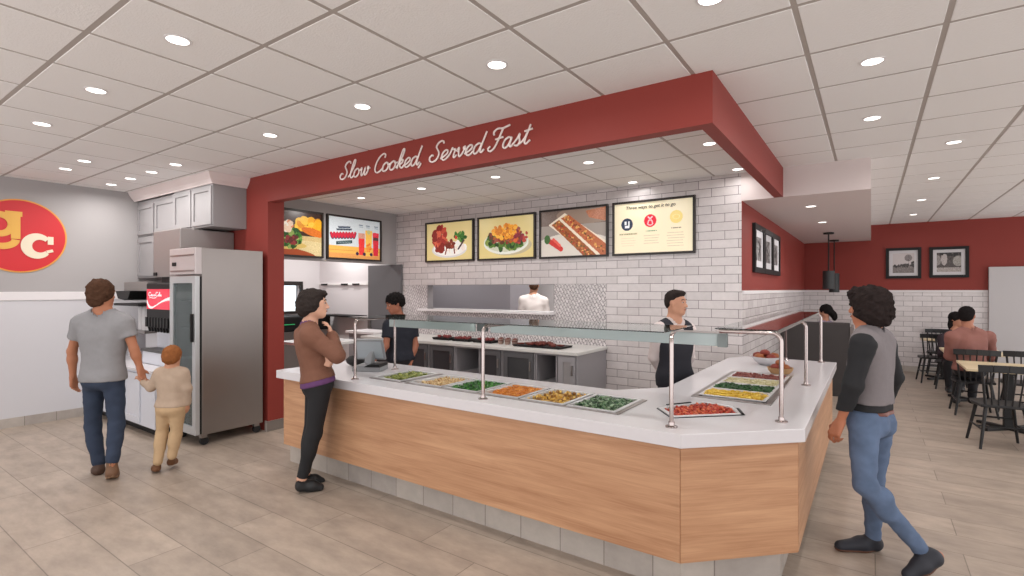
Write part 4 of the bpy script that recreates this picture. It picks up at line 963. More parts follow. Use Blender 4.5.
# refrigerator
FX0, FX1 = -6.50, -5.88
t = thing('refrigerator', 'tall stainless reach-in refrigerator with a glass door on black casters', 'refrigerator', (-6.2, 2.95, 0))
FB = .115
c = MB(); c.box(FX1 - .045, FX1, 2.627, 3.30, FB, 2.13); c.box(FX0, FX0 + .045, 2.627, 3.30, FB, 2.13); c.box(FX0 + .045, FX1 - .045, 3.25, 3.30, FB, 2.13); c.box(FX0 + .045, FX1 - .045, 2.627, 3.25, 1.82, 2.13); c.box(FX0 + .045, FX1 - .045, 2.627, 3.25, FB, .20)
c.build('body', M_steel, t, bevel=.004)
MB().box(FX0, FX1, 2.56, 2.627, 1.845, 2.13).build('header_panel', mat('fridge_panel', (196, 188, 188), .4, .3), t, bevel=.004)
mb = MB(); mb.box(FX0 + .03, FX1 - .03, 2.552, 2.56, 2.045, 2.06); mb.box(FX0 + .03, FX1 - .03, 2.552, 2.56, 1.875, 1.89); mb.build('grille', M_steel, t)
MB().box(FX0 + .08, FX0 + .17, 2.552, 2.56, 1.94, 1.98).build('thermostat', M_dark, t)
dr = slab_holes(rect(FX0, FX1, .125, 1.825), [rect(FX0 + .075, FX1 - .075, .21, 1.75)], 2.56, 2.605, 'y', 'door', mat('fridge_door', (190, 192, 194), .35, .4), t, .003)
MB().box(FX0 + .07, FX1 - .07, 2.578, 2.586, .205, 1.755).build('door_glass', mat('door_glass', (150, 168, 170), .06, trans=.85, ior=1.3), dr)
MB().box(FX0, FX1, 2.606, 2.626, .125, 1.825).build('gasket', M_dark, t) if False else slab_holes(rect(FX0 + .01, FX1 - .004, .13, 1.82), [rect(FX0 + .06, FX1 - .06, .2, 1.75)], 2.606, 2.626, 'y', 'gasket', M_dark, t)
MB().box(FX1 - .055, FX1 - .035, 2.53, 2.56, 1.12, 1.42).build('handle', M_dark, dr)
for z in (.55, .9, 1.25, 1.55): MB().box(FX0 + .05, FX1 - .05, 2.66, 3.24, z, z + .012).build('shelf', M_steel2, t)
for x in (FX0 + .06, FX1 - .05):
    for y in (2.66, 3.24):
        cs = MB().box(x - .03, x + .03, y - .03, y + .03, .08, .115).build('caster', M_steel, t)
        MB().tube([(x - .018, y + .01, .044), (x + .018, y + .01, .044)], .044, 16).build('wheel', M_rubber, cs)

# ================================================================== DINING END
t = thing('booth', 'dark high backed dining booth against the red side wall', 'booth', (-.8, 9.7, 0))
MB().box(-1.235, -.27, 9.55, 9.66, .0, 1.16).build('backrest', mat('booth_dark', (58, 54, 54), .55, var=.1), t, bevel=.012)
MB().box(-1.235, -.33, 9.66, 10.15, .0, .45).build('seat', mat('booth_dark', (58, 54, 54), .55), t, bevel=.02)
MB().box(-.268, -.23, 9.53, 10.15, .0, 1.10).build('end_panel', mat('booth_end', (118, 110, 108), .5), t, bevel=.006)
GPn = 'black cylinder pendant lamps over the booths'
for y, lab in ((11.02, 'black cylinder pendant lamp hanging from the soffit, nearer the serving counter'), (12.75, 'black cylinder pendant lamp hanging from the soffit, closer to the far wall')):
    t = thing('pendant_lamp', lab, 'pendant lamp', (-.635, y, SOF), GPn)
    MB().lathe([(.085, -.002), (.085, -.03), (.0, -.032)], (-.635, y, SOF), 20).build('ceiling_rose', M_dark, t)
    MB().tube([(-.635, y, SOF - .03), (-.635, y, 2.02)], .012, 8).build('stem', M_dark, t)
    z0 = 1.69 if y < 12 else 1.62
    MB().lathe([(.0, 2.02 - z0), (.09, 2.02 - z0), (.095, 2.0 - z0), (.095, 0), (.088, 0), (.088, .3), (0, .3)], (-.635, y, z0), 24).build('lamp_shade', mat('shade_black', (44, 46, 48), .5), t, smooth='auto')
# tables
def ped_table(x0, x1, y0, y1, lab):
    t = thing('dining_table', lab, 'table', ((x0 + x1) / 2, (y0 + y1) / 2, 0), 'pale topped dining tables'); cx_, cy_ = (x0 + x1) / 2, (y0 + y1) / 2
    MB().box(x0, x1, y0, y1, .722, .75).build('table_top', M_table, t, bevel=.004); MB().box(cx_ - .25, cx_ + .25, cy_ - .25, cy_ + .25, .70, .722).build('top_plate', M_black_wood, t)
    MB().box(cx_ - .045, cx_ + .045, cy_ - .045, cy_ + .045, .03, .70).build('column', M_black_wood, t, bevel=.006)
    for a in (0, 1):
        mb = MB(); L = .34; d = Vector((math.cos(math.pi / 4 + a * math.pi / 2), math.sin(math.pi / 4 + a * math.pi / 2), 0)); c = Vector((cx_, cy_, 0)) 
        mb.bar(c - d * L + Vector((0, 0, .018)), c + d * L + Vector((0, 0, .018)), .06, .035); mb.build('foot', M_black_wood, t, bevel=.004)
    return t
ped_table(.92, 1.78, 8.02, 8.92, 'pale wood dining table nearest the camera with black pedestal')
ped_table(.90, 1.60, 9.95, 10.75, 'pale wood dining table in front of the seated man in the brown shirt')
ped_table(.78, 1.45, 12.32, 12.74, 'pale wood dining table closest to the far tiled wall')
# spindle back chairs
def chair(lab):
    t = thing('dining_chair', lab, 'chair', (0, 0, 0), 'black spindle back dining chairs')
    mb = MB(); P = [(-.20, -.19), (.20, -.19), (.225, .05), (.20, .21), (-.20, .21), (-.225, .05)]; mb.prism([(p[0], p[1]) for p in P], .435, .465); mb.build('seat', M_black_wood, t, bevel=.01)
    for sx_, sy_ in ((-1, -1), (1, -1), (1, 1), (-1, 1)):
        MB().tube([(sx_ * .15, sy_ * .15, .44), (sx_ * .215, sy_ * .23, 0)], [.018, .013], 10).build('leg', M_black_wood, t, smooth='auto')
    for s2 in (-1, 1): MB().tube([(s2 * .19, -.19, .20), (s2 * .19, .19, .20)], .010, 8).build('stretcher', M_black_wood, t)
    MB().tube([(-.19, 0, .20), (.19, 0, .20)], .010, 8).build('stretcher', M_black_wood, t); MB().tube([(-.185, .195, .27), (.185, .195, .27)], .010, 8).build('stretcher', M_black_wood, t)
    rail = MB(); pts = [(-.235, -.235, .85), (-.12, -.265, .855), (0, -.275, .857), (.12, -.265, .855), (.235, -.235, .85)]
    for a, b in zip(pts[:-1], pts[1:]): rail.bar(a, b, .022, .075)
    rail.build('top_rail', M_black_wood, t, bevel=.004)
    for k in range(7):
        u = -1 + k / 3; x = u * .20; MB().tube([(x * .8, -.17, .46), (x, -.25 + .02 * abs(u), .83)], .012 if abs(u) > .9 else .008, 8).build('spindle', M_black_wood, t)
    return t
ch = chair('black spindle back chair at the near side of the closest dining table')
ch.location = (1.13, 7.52, 0); ch.rotation_euler = (0, 0, .12)
copy_thing(ch, (1.62, 7.62, 0), -.1, 'black spindle back chair at the near table, cut by the edge of the photo')
copy_thing(ch, (1.13, 9.26, 0), .03, 'black spindle back chair occupied by the man in the brown shirt')
copy_thing(ch, (1.64, 9.36, 0), 0, 'empty black spindle back chair beside the man in the brown shirt')
copy_thing(ch, (1.12, 11.44, 0), 3.1, 'black spindle back chair of the dark haired diner facing the camera')
copy_thing(ch, (.93, 12.02, 0), .1, 'black spindle back chair at the near side of the table by the far wall')
copy_thing(ch, (1.12, 13.03, 0), 3.1, 'black spindle back chair between the last table and the far tiled wall')
# ================================================================== PEOPLE (bodies grown as one continuous surface)
def nrm(v): v = np.array(v, float); return v / (np.linalg.norm(v) + 1e-9)
def cap(a, b, ra, rb=None, k=.03, flat=False): return ('c', np.array(a, float), np.array(b, float), ra, ra if rb is None else rb, k, flat)
def ell(c, r, R=None, k=.03): return ('e', np.array(c, float), np.array(r, float), np.eye(3) if R is None else np.array(R, float), 0, k, False)
def grow(prims, name, m, parent, h=.009, planes=(), carve=(), noise=None, inflate=0.0, smooth_iter=1, origin=(0, 0, 0), wr=None):
    """Surface of the smooth union of the given rounded forms, cut by planes (point, normal to the removed side)."""
    lo = np.full(3, 1e9); hi = -lo
    for p in prims:
        if p[0] == 'c': r = max(p[3], p[4]) + inflate; lo = np.minimum(lo, np.minimum(p[1], p[2]) - r); hi = np.maximum(hi, np.maximum(p[1], p[2]) + r)
        else: r = max(p[2]) + inflate; lo = np.minimum(lo, p[1] - r); hi = np.maximum(hi, p[1] + r)
    lo -= 3 * h + .02; hi += 3 * h + .02; n = np.ceil((hi - lo) / h).astype(int) + 1
    F = np.full(n, 1.0, np.float32); ax = [lo[i] + h * np.arange(n[i]) for i in range(3)]
    def box(p0, p1, m_):
        a = np.maximum(np.floor((p0 - m_ - lo) / h).astype(int), 0); b = np.minimum(np.ceil((p1 + m_ - lo) / h).astype(int) + 1, n)
        sl = tuple(slice(a[i], b[i]) for i in range(3))
        return sl, np.stack(np.meshgrid(*[ax[i][sl[i]] for i in range(3)], indexing='ij'), -1)
    def dist(p, P):
        if p[0] == 'c':
            a, b = p[1], p[2]; d = b - a; L = float(d @ d) + 1e-12; t = ((P - a) @ d) / L; tc = np.clip(t, 0, 1)
            q = np.linalg.norm(P - a - tc[..., None] * d, axis=-1) - (p[3] + (p[4] - p[3]) * tc) - inflate
            if p[6]: ln = math.sqrt(L); q = np.maximum(q, np.maximum(-t * ln, (t - 1) * ln))
            return q
        X = (P - p[1]) @ p[3]; r = p[2] + inflate; k0 = np.linalg.norm(X / r, axis=-1); k1 = np.linalg.norm(X / r ** 2, axis=-1) + 1e-9
        return k0 * (k0 - 1) / k1
    for p in prims:
        k = p[5]
        if p[0] == 'c': r = max(p[3], p[4]) + inflate; b0, b1 = np.minimum(p[1], p[2]) - r, np.maximum(p[1], p[2]) + r
        else: r = max(p[2]) + inflate; b0, b1 = p[1] - r, p[1] + r
        sl, P = box(b0, b1, k + 2 * h); d = dist(p, P); G = F[sl]
        w_ = np.clip(.5 + .5 * (G - d) / k, 0, 1); F[sl] = G * (1 - w_) + d * w_ - k * w_ * (1 - w_)
    P = None
    if planes or noise: P = np.stack(np.meshgrid(*ax, indexing='ij'), -1)
    if noise:
        for amp, fr, ph in noise:
            F += amp * (np.sin(P[..., 0] * fr[0] + ph + 2 * np.sin(P[..., 2] * fr[2] * .6)) * np.sin(P[..., 2] * fr[2] + 1.3 * ph + np.sin(P[..., 1] * fr[1])) * np.cos(P[..., 1] * fr[1] * .8 + ph)).astype(np.float32)
    for c0, nn in planes: F = np.maximum(F, (P - np.array(c0)) @ nrm(nn))
    for p in carve:
        if p[0] == 'c': r = max(p[3], p[4]); b0, b1 = np.minimum(p[1], p[2]) - r, np.maximum(p[1], p[2]) + r
        else: r = max(p[2]); b0, b1 = p[1] - r, p[1] + r
        sl, Q = box(b0, b1, .03); inf = inflate; d = dist(p, Q); F[sl] = np.maximum(F[sl], -d)
    # surface nets
    S = F < 0; nx, ny, nz = F.shape
    c8 = [S[i:nx - 1 + i, j:ny - 1 + j, k:nz - 1 + k] for i in (0, 1) for j in (0, 1) for k in (0, 1)]
    cnt = sum(c.astype(np.int8) for c in c8); act = (cnt > 0) & (cnt < 8); I = np.argwhere(act)
    acc = np.zeros((len(I), 3)); num = np.zeros(len(I))
    for a in range(3):
        o = [x for x in range(3) if x != a]
        for u in (0, 1):
            for v in (0, 1):
                s0 = I.copy(); s0[:, o[0]] += u; s0[:, o[1]] += v; s1 = s0.copy(); s1[:, a] += 1
                f0 = F[s0[:, 0], s0[:, 1], s0[:, 2]]; f1 = F[s1[:, 0], s1[:, 1], s1[:, 2]]; cr_ = (f0 < 0) != (f1 < 0)
                t = np.where(cr_, f0 / np.where(cr_, f0 - f1, 1), 0); pt = s0.astype(float); pt[:, a] += t
                acc[cr_] += pt[cr_]; num[cr_] += 1
    V = lo + h * acc / num[:, None]; idx = np.full(act.shape, -1, np.int64); idx[act] = np.arange(len(I)); Q = []
    for a in range(3):
        o1, o2 = [(1, 2), (2, 0), (0, 1)][a]
        sl0 = [slice(1, -1)] * 3; sl0[a] = slice(0, -1); sl1 = list(sl0); sl1[a] = slice(1, None)
        s0 = S[tuple(sl0)]; s1 = S[tuple(sl1)]; E = np.argwhere(s0 != s1)
        if not len(E): continue
        fl = s0[E[:, 0], E[:, 1], E[:, 2]]; off = np.array([1, 1, 1]); off[a] = 0; E = E + off
        def cell(d1, d2): e = E.copy(); e[:, o1] -= d1; e[:, o2] -= d2; return idx[e[:, 0], e[:, 1], e[:, 2]]
        q = np.stack([cell(1, 1), cell(0, 1), cell(0, 0), cell(1, 0)], -1); q[~fl] = q[~fl][:, ::-1]; Q.append(q)
    Fc = np.concatenate(Q); Fc = Fc[(Fc >= 0).all(1)]
    me = bpy.data.meshes.new(name); me.vertices.add(len(V)); me.vertices.foreach_set('co', (V - np.array(origin)).ravel().astype(np.float32))
    me.loops.add(len(Fc) * 4); me.loops.foreach_set('vertex_index', Fc.ravel().astype(np.int32)); me.polygons.add(len(Fc))
    me.polygons.foreach_set('loop_start', np.arange(0, len(Fc) * 4, 4, dtype=np.int32)); me.polygons.foreach_set('use_smooth', np.ones(len(Fc), bool)); me.update(calc_edges=True); me.validate()
    me.materials.append(m); bm = bmesh.new(); bm.from_mesh(me)
    for _ in range(smooth_iter): bmesh.ops.smooth_vert(bm, verts=bm.verts, factor=.5, use_axis_x=True, use_axis_y=True, use_axis_z=True)
    # keep only the main pieces
    bm.to_mesh(me); bm.free()
    o = bpy.data.objects.new(name, me); COL.objects.link(o); o.parent = parent
    return o

def hand(w0, d, s, nn, curl=.35, sc=1.0, thumb=1, tc=.5):
    """Palm and five fingers from the wrist w0; d towards the fingers, s across towards the thumb, nn out of the palm side."""
    d = nrm(d); s = nrm(np.array(s) - d * np.dot(s, d)); nn = nrm(np.cross(d, s)) * (1 if np.dot(np.cross(d, s), nn) > 0 else -1); w0 = np.array(w0, float); P = []
    for i, (off, L, r) in enumerate(((.030, .072, .0088), (.010, .080, .0092), (-.011, .074, .0088), (-.030, .058, .0078))):
        kn = w0 + d * (.088 - .006 * abs(i - 1)) * sc + s * off * sc; P.append(cap(w0 + s * off * .55 * sc, kn, .0165 * sc, .0125 * sc, .014)); q = kn; a = curl * (.6 + .15 * i)
        for seg in (.45, .30, .25):
            dv = d * math.cos(a) + nn * math.sin(a); q2 = q + dv * L * seg * sc; P.append(cap(q, q2, r * sc, r * .9 * sc, .006)); q = q2; a += curl * (1.0 + .1 * i); r *= .93
    b = w0 + d * .022 * sc + s * .022 * sc; m1 = b + (d * .55 + s * .62 + nn * tc * .5) * .045 * sc; m2 = m1 + (d * .85 + s * .15 + nn * tc) * .030 * sc / 1.2
    P += [cap(b, m1, .0135 * sc, .0105 * sc, .012), cap(m1, m2, .0102 * sc, .0082 * sc, .006)]
    return P

def person(label, D, J, hd, dress, g=1.0, h=.009, arm=1.0, leg=1.0, female=False, skin=(176, 124, 98), handspec=None, name='person', scale=1.0, zfix=True):
    """J: joints as (u, v, extra distance); the figure stands at its own place in the room, D metres ahead."""
    A = {k: at(v[0], v[1], D + v[2]) for k, v in J.items()}; s_c = scale
    hipc = (A['hipL'] + A['hipR']) / 2; shc = (A['shL'] + A['shR']) / 2; base = np.array([hipc[0], hipc[1], 0.0])
    root = thing(name, label, 'person', tuple(base))
    B = {k: v - base for k, v in A.items()}; hipc = hipc - base; shc = shc - base
    sp = shc - hipc; L = np.linalg.norm(sp); up = sp / L; lh = nrm(B['hipR'] - B['hipL']); ls = nrm(B['shR'] - B['shL'])
    fwd = nrm(np.cross(up, (lh + ls))); g_ = g * s_c
    def sec(t, lat, half, r, fo=0.0, k=.05): c = hipc + sp * t + fwd * fo * s_c; return cap(c - lat * half * s_c, c + lat * half * s_c, r * g_, None, k)
    lm = nrm(lh + ls)
    torso = [sec(.03, lh, .065, .098), sec(.22, lh, .058, .094 if not female else .086), sec(.42, lm, .052, .092 if not female else .080, .005), sec(.62, ls, .068, .100 if not female else .090, .012), sec(.80, ls, .085, .092 if not female else .082, .008), sec(.95, ls, .10, .062, -.005)]
    torso += [ell(hipc + lh * sx_ * .055 * s_c - fwd * .045 * s_c - up * .02 * s_c, np.array([.082, .078, .085]) * g_, None, .04) for sx_ in (-1, 1)]
    if female: torso += [ell(hipc + sp * .66 + ls * sx_ * .06 * s_c + fwd * .075 * s_c, np.array([.055, .055, .055]) * s_c, None, .04) for sx_ in (-1, 1)]
    H = at(*hd['c'][:2], D + hd['c'][2]) - base; hf = nrm(FW * hd['f'][1] + RT * hd['f'][0] + UPV * hd['f'][2]); hu0 = nrm(hd.get('u', (0, 0, 1))); hr = nrm(np.cross(hf, hu0)); hu = np.cross(hr, hf); hs = hd.get('s', 1.0)
    hp = lambda x, y, z: H + (hr * x + hf * y + hu * z) * hs
    RH = np.stack([hr, hf, hu], 1); E3 = lambda x, y, z, r, k=.02: ell(hp(x, y, z), np.array(r) * hs, RH, k)
    nb = shc + up * .045 * s_c if 'neck' not in B else B['neck']
    head = [E3(0, -.012, .032, (.076, .097, .090), .03), E3(0, .022, -.03, (.062, .072, .088), .03), E3(0, .058, -.098, (.028, .026, .020), .03),
            cap(hp(-.045, .005, -.072), hp(0, .055, -.098), .022 * hs, .020 * hs, .03), cap(hp(.045, .005, -.072), hp(0, .055, -.098), .022 * hs, .020 * hs, .03),
            cap(hp(0, .092, .002), hp(0, .112, -.036), .008 * hs, .0125 * hs, .012), cap(hp(-.014, .100, -.040), hp(.014, .100, -.040), .009 * hs, None, .008),
            cap(hp(-.036, .080, .022), hp(.036, .080, .022), .012 * hs, None, .015), cap(hp(-.018, .090, -.066), hp(.018, .090, -.066), .0075 * hs, None, .008), cap(hp(-.014, .088, -.077), hp(.014, .088, -.077), .0075 * hs, None, .008),
            E3(-.078, -.008, -.008, (.011, .020, .031), .008), E3(.078, -.008, -.008, (.011, .020, .031), .008)]
    neck = [cap(nb - up * .03 * s_c, hp(0, -.022, -.055), (.060 if not female else .050) * s_c, (.054 if not female else .045) * s_c, .035), cap(nb - up * .01, B['shL'] * .6 + nb * .4, .046 * s_c, .042 * s_c, .05), cap(nb - up * .01, B['shR'] * .6 + nb * .4, .046 * s_c, .042 * s_c, .05)]
    def upper(s): return [cap(B['sh' + s], B['sh' + s] + (B['el' + s] - B['sh' + s]) * .12, .056 * arm * s_c, .052 * arm * s_c, .05), cap(B['sh' + s], B['el' + s], .050 * arm * s_c, .038 * arm * s_c, .03)]
    def fore(s): e, w_ = B['el' + s], B['wr' + s]; return [cap(e, e + (w_ - e) * .35, .039 * arm * s_c, .040 * arm * s_c, .02), cap(e + (w_ - e) * .3, w_, .039 * arm * s_c, .026 * arm * s_c, .02)]
    def legp(s):
        hp_, kn, an = B['hip' + s], B['kn' + s], B['an' + s]; back = nrm(np.cross(nrm(kn - hp_ + (an - kn)), lh)) ; back = -fwd
        return [cap(hp_, kn, .086 * leg * s_c, .056 * leg * s_c, .04), cap(kn, an, .054 * leg * s_c, .037 * leg * s_c, .03), ell(kn + (an - kn) * .30 + back * .014 * s_c, np.array([.050, .052, .11]) * leg * s_c, None, .03)]
    hands = []
    for s in 'LR':
        if handspec and s in handspec:
            q = handspec[s]
            if q is None: continue
            v = lambda t: FW * t[1] + RT * t[0] + UPV * t[2]
            hands += hand(B['wr' + s], v(q['d']), v(q['s']), v(q['n']), q.get('curl', .4), q.get('sc', 1.0) * s_c, 1, q.get('tc', .5))
        else: hands += hand(B['wr' + s], B['wr' + s] - B['el' + s], fwd, lm * (1 if s == 'L' else -1), .4, s_c)
    feet = []
    for s in 'LR':
        he, to = B['he' + s], B['to' + s]; feet += [cap(B['an' + s], he + (to - he) * .12 + UPV * .05 * s_c, .034 * s_c, .028 * s_c, .03), cap(he + (to - he) * .14 + UPV * .045 * s_c, he + (to - he) * .75 + UPV * .036 * s_c, .026 * s_c, .018 * s_c, .02)]
    M_skin = mat('skin_%d' % skin[0], skin, .55, spec=.35)
    grow(torso + head + neck + upper('L') + upper('R') + fore('L') + fore('R') + legp('L') + legp('R') + hands + feet, 'body', M_skin, root, h, smooth_iter=0)
    ctx = dict(ar=arm, lg=leg, B=B, hipc=hipc, shc=shc, sp=sp, up=up, lh=lh, ls=ls, fwd=fwd, torso=torso, neck=neck, upper=upper, fore=fore, legp=legp, hp=hp, E3=E3, hs=hs, root=root, h=h, RH=RH, nb=nb, s=s_c, hf=hf, hu=hu, hr=hr, base=base)
    if hd.get('face', True):
        for sx_ in (-1, 1):
            mb = MB(); mb.ball(tuple(hp(sx_ * .030, .0795, .004)), .0115 * hs, 10, 7); mb.build('eye', mat('eye_white', (180, 166, 158), .3), None, smooth=True).parent = root
            mb = MB(); mb.ball(tuple(hp(sx_ * .030, .0885, .003)), .0062 * hs, 10, 6); mb.build('iris', mat('eye_dark', (48, 32, 26), .3), None, smooth=True).parent = root
            mb = MB(); mb.tube([tuple(hp(sx_ * .014, .096, .026)), tuple(hp(sx_ * .032, .094, .032)), tuple(hp(sx_ * .050, .080, .026))], .0036 * hs, 6); mb.build('eyebrow', mat('brow', (44, 34, 32), .7), None).parent = root
        mb = MB(); mb.tube([tuple(hp(-.021, .0955, -.069)), tuple(hp(-.01, .1005, -.068)), tuple(hp(.01, .1005, -.068)), tuple(hp(.021, .0955, -.069))], .0048 * hs, 6); mb.build('lips', mat('lips', (150, 84, 76), .5), None, smooth=True).parent = root
    dress(ctx); return root

def hair_on(c, forms, m, carve=(), amp=.005, fr=70, planes=None, h=None, name='hair'):
    fl = [c['E3'](*f[0], f[1], f[2] if len(f) > 2 else .03) for f in forms]; cv = [c['E3'](*f[0], f[1]) for f in carve]
    pl = [(c['hp'](*p), c['RH'] @ np.array(n_)) for p, n_ in (planes or [])]
    return grow(fl, name, m, c['root'], h or c['h'] * .8, planes=pl, carve=cv, noise=[(amp, (fr, fr, fr), .4), (amp * .7, (fr * 2, fr * 2.1, fr * 1.8), 1.2)], smooth_iter=0)
def shoe(c, s, m, sole=None, th=1.0):
    B = c['B']; he, to = B['he' + s], B['to' + s]; ax_ = nrm(to - he); side = nrm(np.cross(ax_, UPV)); nn = np.cross(side, ax_); k = c['s'] * th
    ps = [cap(he + nn * .044 * k + ax_ * .035 * k, he + nn * .040 * k + ax_ * .12 * k, .044 * k, .046 * k, .03), cap(he + nn * .036 * k + ax_ * .12 * k, to + nn * .026 * k - ax_ * .035 * k, .046 * k, .034 * k, .03), cap(B['an' + s], he + nn * .05 * k + ax_ * .04 * k, .042 * k, .042 * k, .03)]
    o = grow(ps, 'shoe', m, c['root'], c['h'] * .8, planes=[(he + nn * .001, -nn), (B['an' + s] + UPV * .035, UPV)])
    if sole is not None:
        so = grow(ps[:2], 'sole', sole, c['root'], c['h'] * .8, inflate=.004, planes=[(he, -nn), (he + nn * .016, nn)]); 
def trousers(c, m, t=.010, hem=.0, top=.20, noise=None, seatk=True, name='trousers', cuff=0.9, flare=1.0):
    B = c['B']; ps = c['torso'][:2] + c['torso'][6:8]
    for s in 'LR':
        kn, an = B['kn' + s], B['an' + s]; e = kn + (an - kn) * (1 + hem)
        ps += [cap(B['hip' + s], kn, .086 * c['lg'] * c['s'], .057 * c['lg'] * c['s'], .03), cap(kn, e, .057 * c['lg'] * c['s'], .044 * flare * c['s'], .03, False), ell(kn + (an - kn) * .3 - c['fwd'] * .012, np.array([.05, .054, .11]) * c['lg'] * c['s'], None, .03)]
    pl = [(c['hipc'] + c['sp'] * top, c['up'])]
    o = grow(ps, name, m, c['root'], c['h'], planes=pl, inflate=t, noise=noise)
    return o
def shirt(c, m, t=.014, hem=-.03, sleeves='long', sf=.5, neckr=.072, noise=None, name='shirt', vneck=None, carve=(), extra=(), sleeveless=False, front_drop=.0):
    B = c['B']; ps = list(c['torso']) + [cap(p[1], p[2], p[3], p[4], p[5]) for p in c['neck'][1:]] + list(extra) + [cap(B['hip' + q], B['hip' + q] + (B['kn' + q] - B['hip' + q]) * .12, .087 * c['lg'] * c['s'], .084 * c['lg'] * c['s'], .04) for q in 'LR']
    for s in 'LR':
        if sleeveless: ps.append(cap(B['sh' + s] - (B['sh' + s] - c['shc']) * .25, B['sh' + s] - (B['sh' + s] - c['shc']) * .1, .05 * c['s'], .05 * c['s'], .05)); continue
        a, e, w_ = B['sh' + s], B['el' + s], B['wr' + s]; ps.append(c['upper'](s)[0])
        if sleeves == 'long': ps += [cap(a, e, .052 * c['s'] * c['ar'], .043 * c['s'] * c['ar'], .03), cap(e, e + (w_ - e) * .97, .043 * c['s'] * c['ar'], .031 * c['s'] * c['ar'], .02)]
        else: ps.append(cap(a, a + (e - a) * sf, .054 * c['s'] * c['ar'], .054 * c['s'] * c['ar'], .03, True))
    cv = [cap(c['nb'] - c['up'] * .005 + c['fwd'] * .012, c['nb'] + c['up'] * .25 + c['fwd'] * .02, neckr * c['s'], neckr * 1.0 * c['s'], .01)] + list(carve)
    return grow(ps, name, m, c['root'], c['h'], inflate=t, noise=noise, planes=[(c['hipc'] + c['sp'] * hem, -c['up'])], carve=cv)
def wr(col): return [(.0035, (22, 22, 30), .3), (.002, (48, 44, 56), 1.1)]
def fabric(name, col, var=.10, sc=35, rough=.85): return mat(name, col, rough, spec=.2, var=var, vscale=sc, bump=.15, bscale=220)
def setup(c, ar=1.0, lg=1.0): pass

# ---- man in the grey T-shirt, walking away, holding the child's hand
def d1(c):
    setup(c, 1.0, .92); jean = mat('denim_dark', (52, 61, 78), .8, var=.4, vscale=7, spec=.2)
    trousers(c, jean, .009, -.07, .24, [(.0045, (22, 22, 30), .3), (.0025, (48, 44, 56), 1.1)], flare=1.0); shirt(c, fabric('grey_jersey', (136, 135, 137), .06), .018, -.06, 'short', .56, .070, [(.004, (16, 16, 13), .3), (.002, (38, 34, 46), 1.1)], 'tshirt')
    hair_on(c, [((0, -.02, .035), (.092, .108, .098)), ((0, -.065, -.03), (.080, .060, .065)), ((0, -.075, -.07), (.066, .04, .05)), ((-.06, -.02, -.01), (.036, .055, .055)), ((.06, -.02, -.01), (.034, .055, .05))], mat('hair_brown', (76, 54, 42), .95, spec=.05, var=.35, vscale=45, bump=.6, bscale=110), carve=[((0, .12, -.03), (.062, .09, .085))], amp=.008, fr=60)
    shoe(c, 'L', mat('boot_brown', (72, 50, 38), .6)); shoe(c, 'R', mat('boot_tan', (112, 82, 60), .6), mat('sole_tan', (150, 120, 94), .7))
person('man in a grey T-shirt and blue jeans walking away holding a child by the hand', 4.68,
  dict(neck=(103, 310, 0), shL=(81, 322, -.02), shR=(125, 322, .02), elL=(72, 351, .02), wrL=(73, 377, .05), elR=(134, 349, .03), wrR=(140, 368, .06), hipL=(94, 377, 0), hipR=(113, 377, 0), knL=(93, 427, .06), knR=(117, 425, -.02),
       anL=(99, 465, .02), anR=(112, 462, -.16), heL=(99, 476, -.03), toL=(96, 470, .24), heR=(112, 477, -.20), toR=(113, 480, .02)),
  dict(c=(102.5, 293.5, .0), f=(.12, .99, 0), s=1.02, face=False), d1, h=.0095, g=1.03, arm=.96, leg=.92, skin=(168, 112, 84),
  handspec=dict(L=dict(d=(0, .1, -1), s=(.0, 1, 0), n=(1, 0, 0), curl=.45), R=dict(d=(.22, 0, -.97), s=(.1, 1, 0), n=(1, -.1, .2), curl=.55)))
# ---- child
def d2(c):
    setup(c, 1.0, .95); shirt(c, fabric('beige_knit', (170, 150, 132), .08), .012, .03, 'long', noise=[(.003, (26, 26, 36), .3)], neckr=.07, name='jumper'); trousers(c, fabric('beige_cotton', (186, 158, 124), .08), .008, -.02, .3, [(.003, (30, 30, 44), .3)], flare=1.05)
    hair_on(c, [((0, -.012, .03), (.092, .108, .100)), ((0, -.05, -.02), (.078, .062, .062))], mat('hair_ginger', (136, 86, 52), .95, spec=.05, var=.35, vscale=45, bump=.6, bscale=110), carve=[((0, .12, -.03), (.062, .09, .085))], amp=.005)
    for s in 'LR': shoe(c, s, mat('shoe_child', (110, 74, 50), .6), th=1.0)
person('small child in beige jumper and trousers seen from behind holding a hand', 4.72,
  dict(neck=(171, 368, 0), shL=(160, 374, 0), shR=(183, 374, 0), elL=(151, 387, .0), wrL=(144, 382, .02), elR=(187, 388, .0), wrR=(187, 403, .03), hipL=(164, 407, 0), hipR=(178, 407, 0), knL=(162, 434, .04), knR=(176, 434, .04),
       anL=(158, 462, -.02), anR=(172, 456, .02), heL=(157, 472, -.03), toL=(154, 469, .13), heR=(170, 466, .06), toR=(176, 463, .2)),
  dict(c=(172.5, 356.5, 0), f=(-.1, .99, 0), s=.82, face=False), d2, h=.008, g=.93, scale=.68, skin=(190, 140, 112),
  handspec=dict(L=dict(d=(-.6, 0, .55), s=(0, 1, .2), n=(-.5, 0, -.6), curl=.5), R=dict(d=(0, .1, -1), s=(0, 1, 0), n=(-1, 0, 0), curl=.4)))
